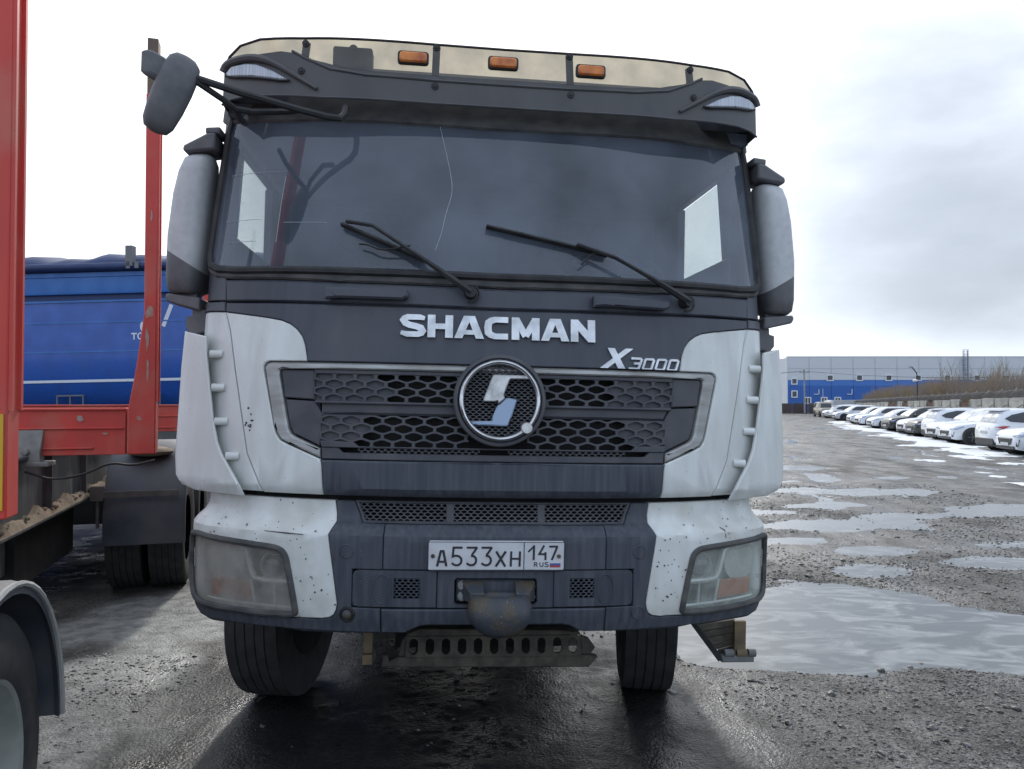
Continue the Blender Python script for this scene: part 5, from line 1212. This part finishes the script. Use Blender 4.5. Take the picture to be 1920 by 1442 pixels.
m = MB(); m.box((-1.2, 1.25, 1.15), (11.2, 1.2, .35)); m.box((-1.2, .3, .95), (9, .06, .35)); m.box((-1.2, 1.3, .75), (11.0, 1.0, .95)); obj('chassis', m, M['void'], blu)  # lowest box is undercarriage mass added to darken ground reflections
for xx in (-4.6, -3.3, 3.0):
    m = MB(); m.lathe([(-.15, .3), (-.16, .45), (-.13, .53), (.13, .53), (.16, .45), (.15, .3)], (xx, .45, .53), 'y', 32); o = obj('wheel', m, M['tyre'], blu, 40)
    m = MB(); m.lathe([(-.14, .305), (-.05, .24), (-.08, .1), (-.08, 0)], (xx, .45, .53), 'y', 24); obj('rim', m, M['rim'], o)
# ================================================================== PARKED CARS
CW = pm('car_white_paint', (.74, .76, .79), (.70, .72, .75), 3, rough=.22, coat=.5)
CB = pm('car_black_paint', (.015, .016, .018), rough=.2, coat=.5)
CG = pm('car_beige_paint', (.42, .40, .33), (.36, .34, .28), 3, rough=.35)
CGL = pm('car_glass', (.015, .02, .028), rough=.05, spec=.8)
CFR = pm('glare_frost_car_glass', (.30, .33, .37), (.52, .55, .58), 3, rough=.15, rough2=.4, spec=.8)  # white sky glare put into the pale colour of dusty, icy glass
CLAD = pm('car_cladding', (.028, .029, .031), (.05, .05, .05), 8, rough=.6)
CHL = pm('car_headlamp', (.35, .40, .55), rough=.1, spec=.9, coat=.6)
CTL = pm('car_tail_lamp', (.42, .012, .015), rough=.15, coat=.5)
CTY = pm('car_tyre', (.022, .022, .022), rough=.8)
CRM = pm('car_alloy', (.30, .31, .32), rough=.3, metal=.7)
CCH = pm('car_brightwork', (.6, .61, .62), rough=.25, metal=.8)
def make_car(name, label, paint, boxy=False):
    t = thing(name, label, 'car', (0, 0, 0))
    if not boxy:
        stn = [(2.25, .60, .34, .62), (2.21, .78, .26, .76), (2.06, .88, .22, .88), (1.62, .92, .22, .97), (1.0, .925, .24, 1.04), (0, .925, .24, 1.06), (-1.2, .925, .24, 1.08), (-1.9, .91, .26, 1.10), (-2.16, .86, .32, 1.06), (-2.25, .74, .40, .92)]
        gh = [(1.00, 1.10, -2.13, .86), (1.20, .86, -2.08, .825), (1.38, .60, -1.98, .775), (1.53, .34, -1.86, .715), (1.615, .05, -1.66, .63), (1.65, -.35, -1.3, .45)]
    else:
        stn = [(2.15, .80, .45, .95), (2.12, .86, .40, 1.02), (1.9, .88, .38, 1.06), (1.0, .89, .38, 1.12), (0, .89, .38, 1.14), (-1.5, .89, .38, 1.14), (-2.1, .88, .42, 1.12), (-2.15, .84, .5, 1.0)]
        gh = [(1.08, 1.02, -2.12, .85), (1.4, .86, -2.10, .80), (1.70, .70, -2.06, .75), (1.80, .62, -1.98, .70), (1.83, .4, -1.8, .6)]
    rings = []
    for x, w, zb, zt in stn:
        h = [(0, zb), (w * .88, zb), (w * .97, zb + .10), (w, zb + (zt - zb) * .55), (w * .985, zt - .14), (w * .93, zt - .04), (w * .74, zt), (w * .4, zt + .018), (0, zt + .024)]
        rings.append([(x, y, z) for y, z in h] + [(x, -y, z) for y, z in reversed(h[1:-1])])
    m = MB(); m.loft(rings); body = obj('body', m, paint, t, 38)
    m = MB(); rings = []
    for z, xf, xr, w in gh:
        c = [(xf, -w * .80), (xf, w * .80), (xf - .10, w * .93), (xf - .35, w), (xr + .4, w), (xr + .10, w * .93), (xr, w * .78), (xr, -w * .78), (xr + .10, -w * .93), (xr + .4, -w), (xf - .35, -w), (xf - .10, -w * .93)]
        rings.append([(x, y, z) for x, y in c])
    m.loft(rings); obj('cabin', m, paint, t, 40)
    zs = [g[0] for g in gh]
    def gw(z): return float(np.interp(z, zs, [g[3] for g in gh]))
    def gf(z): return float(np.interp(z, zs, [g[1] for g in gh]))
    def grr(z): return float(np.interp(z, zs, [g[2] for g in gh]))
    zt_ = 1.70 if boxy else 1.52
    for s in (-1, 1):
        sp = [(.78, 1.10), (.62, 1.24), (.30, 1.45), (.10, zt_), (-1.15, zt_ + .01), (-1.62, 1.42), (-1.86, 1.28), (-1.70, 1.16), (-1.2, 1.12)] if not boxy else [(.75, 1.16), (.55, zt_), (-1.95, zt_), (-1.98, 1.16)]
        m = MB(); n = len(sp); m.add([(x, s * (gw(z) + .012), z) for x, z in sp] + [(x, s * (gw(z) - .03), z) for x, z in sp], [tuple(range(n)), tuple(range(2 * n - 1, n - 1, -1))] + [(k, (k + 1) % n, (k + 1) % n + n, k + n) for k in range(n)])
        sw = obj('side_window', m, CGL, t, None)
        m = MB()
        for xx in ((-.35,) if not boxy else (.0, -1.0)): m.add([(xx - .04, s * (gw(1.10) + .018), 1.12), (xx + .04, s * (gw(1.10) + .018), 1.12), (xx + .02, s * (gw(zt_) + .018), zt_), (xx - .05, s * (gw(zt_) + .018), zt_)], [(0, 1, 2, 3)])
        obj('window_post', m, CLAD, sw, None)
        m = MB(); m.sphere((.72, s * 1.0, 1.10), .12, 10, 6, (.6, .9, .7)); obj('wing_mirror', m, paint, t, 60)
        m = MB(); m.box((0, s * .915, .33), (3.0, .04, .16)); obj('sill', m, CLAD, t, bevel=.02)
        hx_ = 2.06
        m = MB(); m.add([(2.235, s * .52, .735), (2.22, s * .74, .74), (2.06, s * .885, .79), (1.80, s * .915, .86), (1.82, s * .91, .80), (2.08, s * .895, .70), (2.22, s * .77, .675), (2.25, s * .52, .685)] if not boxy else [(2.17, s * .55, .95), (2.17, s * .82, .95), (2.17, s * .82, .75), (2.17, s * .55, .75), (2.10, s * .55, .95), (2.10, s * .82, .95), (2.10, s * .82, .75), (2.10, s * .55, .75)], [(0, 1, 2, 3, 4, 5, 6, 7)] if not boxy else [(0, 1, 2, 3)]); obj('headlight', m, CHL, t, None)
        m = MB(); m.add([(2.225, s * .70, .58), (2.17, s * .83, .60), (2.205, s * .78, .36), (2.235, s * .68, .34)], [(0, 1, 2, 3)]); obj('fog_intake', m, CLAD, t, None)
        m = MB(); m.add([(-2.245, s * .38, .93), (-2.20, s * .82, .95), (-1.98, s * .925, 1.00), (-1.74, s * .935, 1.0), (-1.96, s * .94, .90), (-2.20, s * .86, .86), (-2.262, s * .38, .885)], [(0, 1, 2, 3, 4, 5, 6)]); obj('tail_light', m, CTL, t, None)
        for x in (1.46, -1.36):
            m = MB(); m.lathe([(.0, .30), (.0, .435), (.02, .42), (.02, .30)] if s > 0 else [(-.02, .30), (-.02, .42), (.0, .435), (.0, .30)], (x, s * .925, .37), 'y', 28); obj('wheel_arch', m, CLAD, t)
            m = MB(); m.lathe([(-.11, .22), (-.11, .33), (-.09, .355), (.09, .355), (.11, .33), (.11, .22)], (x, s * .85, .355), 'y', 28); w = obj('wheel', m, CTY, t, 40)
            m = MB(); m.lathe([(s * .10, .225), (s * .09, .20), (s * .06, .0)], (x, s * .85, .355), 'y', 20)
            for k in range(5): a = 2 * pi * k / 5; m.bar((x, s * .945, .355), (x + .21 * cos(a), s * .955, .355 + .21 * sin(a)), .05, .015)
            obj('rim', m, CRM, w)
    def quad(name, f, zlo, zhi, wb_, wt2, o, mat_):
        m = MB(); sgn = 1 if o > 0 else -1
        m.add([(f(zlo) + o, -wb_, zlo), (f(zlo) + o, wb_, zlo), (f((zlo + zhi) / 2) + o, (wb_ + wt2) / 2, (zlo + zhi) / 2), (f(zhi) + o, wt2, zhi), (f(zhi) + o, -wt2, zhi), (f((zlo + zhi) / 2) + o, -(wb_ + wt2) / 2, (zlo + zhi) / 2)], [(0, 1, 2, 5), (5, 2, 3, 4)]); return obj(name, m, mat_, t, None)
    quad('windscreen', gf, 1.08, 1.50 if not boxy else 1.66, .68, .56, .02, CGL if boxy else CFR)
    quad('rear_window', grr, 1.14, 1.48 if not boxy else 1.66, .64, .52, -.02, CGL if boxy else CFR)
    m = MB(); m.add([(2.262, -.50, .63), (2.262, .50, .63), (2.262, .40, .40), (2.262, -.40, .40)], [(0, 1, 2, 3)]); m.box((2.24, 0, .30), (.06, 1.2, .10)); g = obj('grille', m, CLAD, t, None)
    m = MB()
    m.box((2.268, 0, .61), (.01, .86, .016))
    obj('grille_bar', m, CCH, g)
    m = MB(); m.box((2.275, 0, .42), (.012, .52, .11)); m.box((-2.27, 0, .74), (.012, .52, .11)); obj('plate_blank', m, pm('plate_blank', (.5, .5, .5), rough=.5) if 'plate_blank' not in bpy.data.materials else bpy.data.materials['plate_blank'], t)
    m = MB(); m.box((-2.22, 0, .40), (.10, 1.45, .26)); m.box((-2.0, 0, .30), (.4, 1.6, .16)); obj('rear_bumper', m, CLAD, t, bevel=.03)
    m = MB(); m.add([(grr(1.50) - .10, -.60, 1.585), (grr(1.50) - .10, .60, 1.585), (grr(1.55) + .2, .62, 1.63), (grr(1.55) + .2, -.62, 1.63), (grr(1.5) - .1, -.6, 1.56), (grr(1.5) - .1, .6, 1.56), (grr(1.55) + .2, .62, 1.57), (grr(1.55) + .2, -.62, 1.57)], [(0, 1, 2, 3), (4, 7, 6, 5), (0, 4, 5, 1), (1, 5, 6, 2), (3, 7, 4, 0)])
    if not boxy: obj('spoiler', m, paint, t, None)
    return t
hd = np.array((-.995, .10)); ang = math.atan2(hd[1], hd[0])
CARG = 'cars parked along the far side of the yard'
rowc = [ # nose px, paint, tail-out?, z scale, label
 (1890, 'w', 0, 'white car nose out, nearest of the parked row and cut by the picture edge'),
 (1848, 'w', 1, 'white car parked tail out with red tail lamp, nearer of the two big tail-out ones'),
 (1776, 'w', 0, 'white car showing its whole front wheel, just left of the nearest tail-out car'),
 (1752, 'w', 0, 'white car nose out squeezed behind the one with the fully seen front wheel'),
 (1736, 'w', 1, 'white car parked tail out with red tail lamp in the middle of the row'),
 (1712, 'k', 0, 'black fronted car tucked beside the middle tail-out white car'),
 (1687, 'w', 0, 'white car nose out between two black cars in the row'),
 (1661, 'k', 0, 'black car nose out with big wheel, farther of the two black ones'),
 (1631, 'w', 0, 'white low saloon nose out just beyond the farther black car'),
 (1607, 'w', 0, 'white car nose out, second beyond the farther black car'),
 (1588, 'w', 0, 'white car nose out, third beyond the farther black car'),
 (1564, 'w', 0, 'white car nose out with dark wheel arch near the far end of the row'),
 (1556, 'w', 1, 'white car parked tail out with small red lamp at the far end'),
 (1545, 'w', 0, 'small white car nose out, last of the row beside the off-roader')]
wcar = make_car('parked_car', rowc[0][3], CW); kcar = make_car('parked_car', rowc[5][3], CB)
wcar['group'] = CARG; kcar['group'] = CARG; fw = fk = True
for px_, p, tail, lab in rowc:
    Z = 12755 / ((px_ - 960) - 448.5); X = 8.845 + .311 * Z
    jit = random.uniform(-.15, .15)
    o2 = np.array((X + jit, Z)) - hd * 2.25
    src = wcar if p == 'w' else kcar
    loc = (float(o2[0]), float(o2[1]), float(-.055 + slope(o2[1]))); rot = (0, 0, ang + (pi if tail else 0) + random.uniform(-.03, .03))
    if (p == 'w' and fw) or (p == 'k' and fk):
        src.location = loc; src.rotation_euler = rot; c = src
        if p == 'w': fw = False
        else: fk = False
    else: c = dup(src, loc, rot, lab, CARG)
    c.scale = (random.uniform(.96, 1.05), random.uniform(.97, 1.02), random.uniform(.95, 1.02))
    if 'saloon' in lab: c.scale = (1.02, .98, .89)
offr = make_car('parked_offroader', 'boxy beige off-road car facing the viewer by the brown fence', CG, True)
offr.location = (40.6, 100, -.46); offr.rotation_euler = (0, 0, radians(-100)); offr.scale = (1.05, 1.05, 1.05)

# ================================================================== YARD EDGE
van = thing('box_van', 'long white box body standing behind the off-roader at the far end', 'van', (0, 0, -.40))
m = MB(); m.box((48.2, 112, 1.35), (4.3, 2.3, 1.5)); obj('box', m, pm('van_grey_white', (.50, .51, .53), (.44, .45, .47), 2, rough=.5), van, bevel=.03)
m = MB(); m.box((45.9, 111.5, 1.30), (.5, 2.2, 1.35)); obj('cab', m, CW, van, bevel=.05)
m = MB(); m.box((47.6, 112, .45), (5.0, 2.0, .30)); [m.cyl((x, 110.9, .38), (x, 111.2, .38), .40, 16) for x in (46.2, 49.3)]; obj('underbody_mass', m, CLAD, van)
bf = thing('metal_fence', 'brown corrugated metal fence at the end of the yard', 'fence', (5.6, 15, -.45))
BR = pm('brown_sheet', (.080, .058, .055), (.065, .048, .046), 1.5, rough=.5)
def corr(x0, y0, x1, y1, z0, z1, pitch=.25):
    L = math.hypot(x1 - x0, y1 - y0); n = int(L / pitch); dx, dy = (x1 - x0) / L, (y1 - y0) / L; vs = []
    for k in range(n + 1):
        for o in (0, .5):
            d = min(L, (k + o) * pitch); h = .03 if o else 0
            vs.append((x0 + dx * d - dy * h, y0 + dy * d + dx * h))
    m = MB(); N_ = len(vs); m.add([(x, y, z0) for x, y in vs] + [(x, y, z1) for x, y in vs], [(k, k + 1, k + 1 + N_, k + N_) for k in range(N_ - 1)]); return m
x = -60.0
while x < 42.5: obj('fence_sheet', corr(x, 110, x + 2.48, 110, -.05, 1.62), BR, bf, None); x += 2.5
obj('fence_sheet', corr(42.6, 110, 42.9, 104, -.05, 1.66), BR, bf, None)
for k in range(42):
    m = MB(); m.box((-60 + k * 2.5, 110.08, .8), (.06, .06, 1.7)); obj('fence_post', m, BR, bf)

# concrete panel wall with sagging cable and razor wire
cw = thing('concrete_wall', 'weathered pale concrete panel wall with broken rusty bays behind the parked cars', 'wall', (0, 0, 0))
CONC = [pm('concrete_a', (.40, .40, .37), (.30, .30, .27), 1.2, rough=.9, c3=(.24, .23, .20), s3=1.0), pm('concrete_b', (.44, .44, .41), (.34, .33, .30), 1.1, rough=.9)]
RUST = pm('rusty_sheet', (.20, .105, .065), (.13, .09, .07), 1.6, rough=.8)
def wpos(Y): return 15.1 + .311 * Y
def wtop(Y): return float(np.interp(Y, [20, 42.6, 80, 105, 130], [2.0, 1.87, 1.55, 1.30, 1.2]))
dY = 2.75 / math.hypot(1, .311); Yc = 24.0; k = 0; cab = MB(); pa = math.atan2(1, .311)
panel_me = {}
while Yc < 128:
    X0, X1_ = wpos(Yc), wpos(Yc + dY); top = wtop(Yc); px_ = 960 + 1442 * wpos(Yc + dY / 2) / (Yc + dY / 2)
    broken = (1808 < px_ < 1827) or (1667 < px_ < 1684) or (1690 < px_ < 1702) or (1735 < px_ < 1746)
    if px_ < 2010:
        key = ('r' if broken else k % 4)
        if key not in panel_me:
            m = MB()
            if broken: m = corr(-1.34, 0, 1.34, 0, -1.95, -.04, .2)
            else:
                j = [random.uniform(-.05, .02) for _ in range(5)]
                m.prism([(-1.35, -2.4), (1.35, -2.4), (1.35, -.01 + j[0]), (.7, j[1] * .6), (0, -.01), (-.6, j[2] * .5), (-1.35, -.01 + j[3])], -.06, .06)
                m.box((0, -.065, -1.05), (2.6, .02, .06)); m.box((0, -.065, -.12), (2.6, .02, .05))
            panel_me[key] = mesh_from(m, 'wall_panel'); panel_me[key].materials.append(RUST if broken else CONC[k % 2])
        o = bpy.data.objects.new('wall_panel', panel_me[key]); C.objects.link(o); o.parent = cw
        o.location = ((X0 + X1_) / 2, Yc + dY / 2, top + random.uniform(-.03, .02) - (.15 if broken else 0)); o.rotation_euler = (0, random.uniform(-.008, .008), pa)
        if 'wall_post' not in panel_me:
            m = MB(); m.box((0, 0, -1.5), (.12, .20, 3.0)); m.bar((0, 0, .15), (-.05, -.40, .62), .045); panel_me['wall_post'] = mesh_from(m, 'wall_post'); panel_me['wall_post'].materials.append(CONC[0])
        o = bpy.data.objects.new('wall_post', panel_me['wall_post']); C.objects.link(o); o.parent = cw; o.location = (X0, Yc, top - .05); o.rotation_euler = (0, 0, pa)
        cab.tube([(X0 - .18 + (X1_ - X0) * t, Yc + dY * t, top - .42 - .20 * (1 - (2 * t - 1) ** 2)) for t in [q / 8 for q in range(9)]], .022, 5)
    Yc += dY; k += 1
obj('sagging_cable', cab, M['black'], cw)
coil = []
n = 6500
for i in range(n):
    Yq = 26 + 92 * i / n; a = i * .82; R0 = .20 + .03 * sin(i * .05)
    coil.append((wpos(Yq) - .12 + R0 * cos(a) * .96, Yq + .1 * R0 * cos(a), wtop(Yq) + .24 + R0 * sin(a) * .95))
m = MB(); m.tube(coil, .007, 3, cap=False); obj('razor_wire', m, pm('razor_wire', (.20, .20, .20), (.13, .12, .11), 2, rough=.5, metal=.4), cw, None, kind='stuff')

# lamp post, utility pole
lp = thing('lamp_post', 'thin dark street lamp post with angled arm behind the concrete wall', 'lamp post', (0, 0, 0))
m = MB(); m.tube([(36.93, 70, -.5), (36.88, 70, 3.95), (36.84, 70, 4.2), (36.55, 70, 4.55), (36.4, 70, 4.70)], .055, 8); obj('pole', m, pm('pole_dark', (.05, .045, .042), rough=.6), lp)
m = MB(); m.sphere((36.65, 69.9, 3.48), .17, 12, 8, (1.3, 1, .8)); obj('floodlight', m, pm('floodlight_white', (.75, .75, .75), rough=.4), lp)
m = MB(); m.box((36.3, 70, 4.72), (.34, .12, .06)); obj('lamp_head', m, pm('lamp_head', (.10, .10, .10), rough=.5), lp)
up = thing('utility_pole', 'tall grey utility pole with crossarm in front of the blue warehouse', 'utility pole', (0, 0, 0))
m = MB(); m.tube([(39.95, 105, -.05), (39.9, 105, 5.9)], [.13, .10], 8); obj('pole', m, pm('pole_grey', (.33, .33, .34), (.22, .22, .22), 3, rough=.7), up)
m = MB(); m.box((39.9, 105, 5.45), (1.3, .1, .1)); [m.cyl((39.9 + d, 105, 5.5), (39.9 + d, 105, 5.68), .05, 6) for d in (-.55, .0, .55)]; obj('crossarm', m, M['steel'], up)
m = MB()
for d in (-.5, .5):
    m.tube([(39.9 + d + 40 * t, 105 + d, 5.66 - 4 * .9 * t * (1 - t)) for t in [q / 10 for q in range(11)]], .016, 4); m.tube([(39.9 + d - 40 * t, 105 + d, 5.66 - 4 * .9 * t * (1 - t)) for t in [q / 10 for q in range(11)]], .016, 4)
obj('wire', m, M['black'], up)

# ================================================================== WAREHOUSE
wh = thing('warehouse', 'long grey warehouse with blue lower band, white framed windows and roof ladder', 'warehouse', (0, 0, 0))
GREY = pm('grey_cladding', (.62, .64, .66), (.59, .61, .63), .3, rough=.55); WBL = pm('blue_cladding', (.030, .125, .42), (.026, .115, .40), .3, rough=.5); WBL2 = pm('lighter_blue_cladding', (.055, .18, .52), rough=.5)
WHT = pm('white_trim', (.72, .73, .74), rough=.5); WGL = pm('window_glass', (.05, .058, .068), (.08, .085, .09), .8, rough=.1)
Yw = 140.0
m = MB(); m.box((110, Yw + 20.2, 4.45), (119.6, 40, 9.9)); obj('core', m, GREY, wh)
cm = {}
def clad(nm, x, w, z0, z1, mt):
    key = (nm, round(w, 2), z0, z1)
    if key not in cm:
        q = MB(); q.box((0, 0, (z0 + z1) / 2), (w - .06, .16, z1 - z0 - .04)); cm[key] = mesh_from(q, nm); cm[key].materials.append(mt)
    o = bpy.data.objects.new(nm, cm[key]); C.objects.link(o); o.parent = wh; o.location = (x + w / 2, Yw, 0)
x = 50.1
while x < 168:
    for z0, z1 in ((5.35, 7.4), (7.4, 9.55)): clad('grey_panel', x, 4.0, z0, z1, GREY)
    clad('pale_blue_panel', x, 4.0, 4.25, 5.35, WBL2); clad('blue_panel', x, 4.0, -.5, 4.25, WBL); x += 4.0
m = MB(); m.box((110, Yw, 9.62), (120, .3, .14)); obj('roof_edge', m, GREY, wh)
m = MB(); m.box((50.0, Yw - .02, 4.75), (.28, .3, 9.5)); obj('corner_trim', m, WHT, wh)
def window(cx, cz, w, h, mull=0):
    q = MB()
    for dx, dz, a, b in ((0, h / 2 + .09, w + .36, .18), (0, -h / 2 - .09, w + .36, .18), (-w / 2 - .09, 0, .18, h), (w / 2 + .09, 0, .18, h)): q.box((cx + dx, Yw - .14, cz + dz), (a, .14, b))
    if mull: q.box((cx, Yw - .14, cz), (.12, .10, h))
    f = obj('window', q, WHT, wh); q = MB(); q.box((cx, Yw - .10, cz), (w, .04, h)); obj('pane', q, WGL, f)
def wx(px_): return (px_ - 960) * Yw / 1442
def wz(py): return 1.72 + (750 - py) * Yw / 1442
for p in (1556, 1611, 1666, 1721, 1776, 1831, 1886, 1941, 1996): window(wx(p), wz(708.5), .90, .80)
window(wx(1489), wz(715), .78, .85); window(wx(1489), wz(739), .78, .95)
for p in (1514, 1544.5, 1570): window(wx(p), wz(751), .86, .9, 1)
q = MB()
for p in (1530, 1592): q.box((wx(p), Yw - .2, wz(739.3)), (.95, .12, .12)); q.box((wx(p + 4.5), Yw - .2, wz(735)), (.12, .12, .95))
q.box((wx(1542), Yw - .2, wz(737)), (.07, .1, 1.6)); obj('vent_pipe', q, WHT, wh)
q = MB()
for p in (1803, 1811.5): q.box((wx(p), Yw - .6, 6.6), (.09, .09, 8.2))
for k in range(26): q.box((wx(1807.2), Yw - .6, 2.7 + k * .31), (.85, .05, .05))
for k in range(9):
    zc = 3.6 + k * .9; q.tube([(wx(1807.2) + .52 * cos(t), Yw - .6 - .55 * sin(t), zc) for t in [pi * j / 8 for j in range(9)]], .035, 5)
for t in (.25, .5, .75): q.tube([(wx(1807.2) + .52 * cos(pi * t), Yw - .6 - .55 * sin(pi * t), 3.6) , (wx(1807.2) + .52 * cos(pi * t), Yw - .6 - .55 * sin(pi * t), 10.8)], .03, 5)
obj('roof_ladder', q, pm('ladder_steel', (.17, .20, .25), rough=.5), wh)

# ================================================================== BARE SCRUB
BK = [pm('twig_ochre', (.34, .26, .14), (.24, .19, .11), 2, rough=.9), pm('twig_brown', (.22, .18, .145), (.29, .22, .165), 2, rough=.9), pm('twig_grey', (.24, .23, .22), (.17, .16, .155), 2, rough=.9)]
def twig_mesh(seed, h, spread, nb, mt, nm='branches'):
    r = random.Random(seed); m = MB()
    for b in range(nb):
        a = r.uniform(0, 2 * pi); d = spread * sqrt(r.random()); x, y = d * cos(a), d * sin(a); L = h * r.uniform(.55, 1.0); lx_, ly_ = r.uniform(-.12, .12), r.uniform(-.12, .12)
        p = [(x + lx_ * L * t + r.uniform(-.02, .02), y + ly_ * L * t, L * t) for t in (0, .35, .7, 1)]
        m.tube(p, [.022 * h / 3, .016 * h / 3, .010 * h / 3, .003], 3, cap=False)
        for q in range(7):
            t = r.uniform(.25, .95); bx, by, bz = x + lx_ * L * t, y + ly_ * L * t, L * t; a2 = r.uniform(0, 2 * pi); l2_ = h * r.uniform(.10, .24)
            m.tube([(bx, by, bz), (bx + l2_ * .35 * cos(a2), by + l2_ * .35 * sin(a2), bz + l2_ * .9)], [.008, .003], 3, cap=False)
    me = mesh_from(m, nm, False); me.materials.append(mt); return me
stem_me = {}
variants = []
for i, (h, sp, nb, mt) in enumerate(((3.6, .55, 30, BK[0]), (4.2, .5, 26, BK[1]), (3.0, .7, 34, BK[1]), (5.2, .35, 14, BK[2]), (3.4, .6, 30, BK[2]), (4.4, .5, 28, BK[0]))): variants.append((twig_mesh(40 + i, h, sp, nb, mt), h))
SHR = 'bare saplings growing behind the concrete wall'
cname = {0: 'ochre', 1: 'brown', 2: 'brown', 3: 'thin grey', 4: 'grey', 5: 'ochre'}
r = random.Random(11)
for k in range(150):
    px_ = 1640 + 300 * (r.random() ** .75)
    if px_ > 1985: continue
    Zw = 15.1 / ((px_ - 960) / 1442 - .311); Y = Zw * 1.02 + 2.5 + 26 * r.random() ** 1.5
    X = (px_ - 960) / 1442 * Y
    if Y > 137: continue
    q = r.uniform(.60, 1.08) * (1.4 if r.random() < .06 else 1)
    want = float(np.interp(px_, [1640, 1700, 1760, 1850, 1920], [28, 38, 46, 55, 62])) * q
    h = want * Y / 1442 + 2.0
    vi = r.randrange(6); me, h0 = variants[vi]
    o = bpy.data.objects.new('bare_sapling', me); C.objects.link(o); s = h / h0
    o.location = (X, Y, -.4); o.scale = (s * 1.05, s * 1.05, s); o.rotation_euler = (0, 0, r.uniform(0, 6.28))
    size = 'tall' if q > .95 else ('low' if q < .75 else 'middling')
    where = 'well short of the lamp post' if px_ < 1690 else 'beside the lamp post' if px_ < 1735 else 'between lamp post and roof ladder' if px_ < 1790 else 'in front of the roof ladder' if px_ < 1825 else 'just past the roof ladder' if px_ < 1870 else 'at the right edge of the picture'
    tag(o, f'{size} bare {cname[vi]} sapling behind the wall {where}', 'sapling', SHR)
# the dense brushwood at their feet reads as one mass
allc = MB(); r = random.Random(5)
for k in range(7000):
    px_ = 1618 + 400 * r.random() ** .85; Zw = 15.1 / ((px_ - 960) / 1442 - .311); Y = Zw * 1.02 + 2 + 30 * r.random()
    if Y > 134: continue
    X = (px_ - 960) / 1442 * Y; top = float(np.interp(px_, [1618, 1660, 1740, 1920], [14, 26, 34, 40])) * r.uniform(.5, 1.0); h = top * Y / 1442 + 1.7
    dx, dy = r.uniform(-.5, .5), r.uniform(-.3, .3)
    allc.tube([(X, Y, 0), (X + dx * .4, Y + dy * .5, h * .55), (X + dx, Y + dy, h)], [.030, .022, .006], 3, cap=False)
me = mesh_from(allc, 'brushwood', False); me.materials.append(BK[1]); o = bpy.data.objects.new('brushwood', me); C.objects.link(o); o['kind'] = 'stuff'
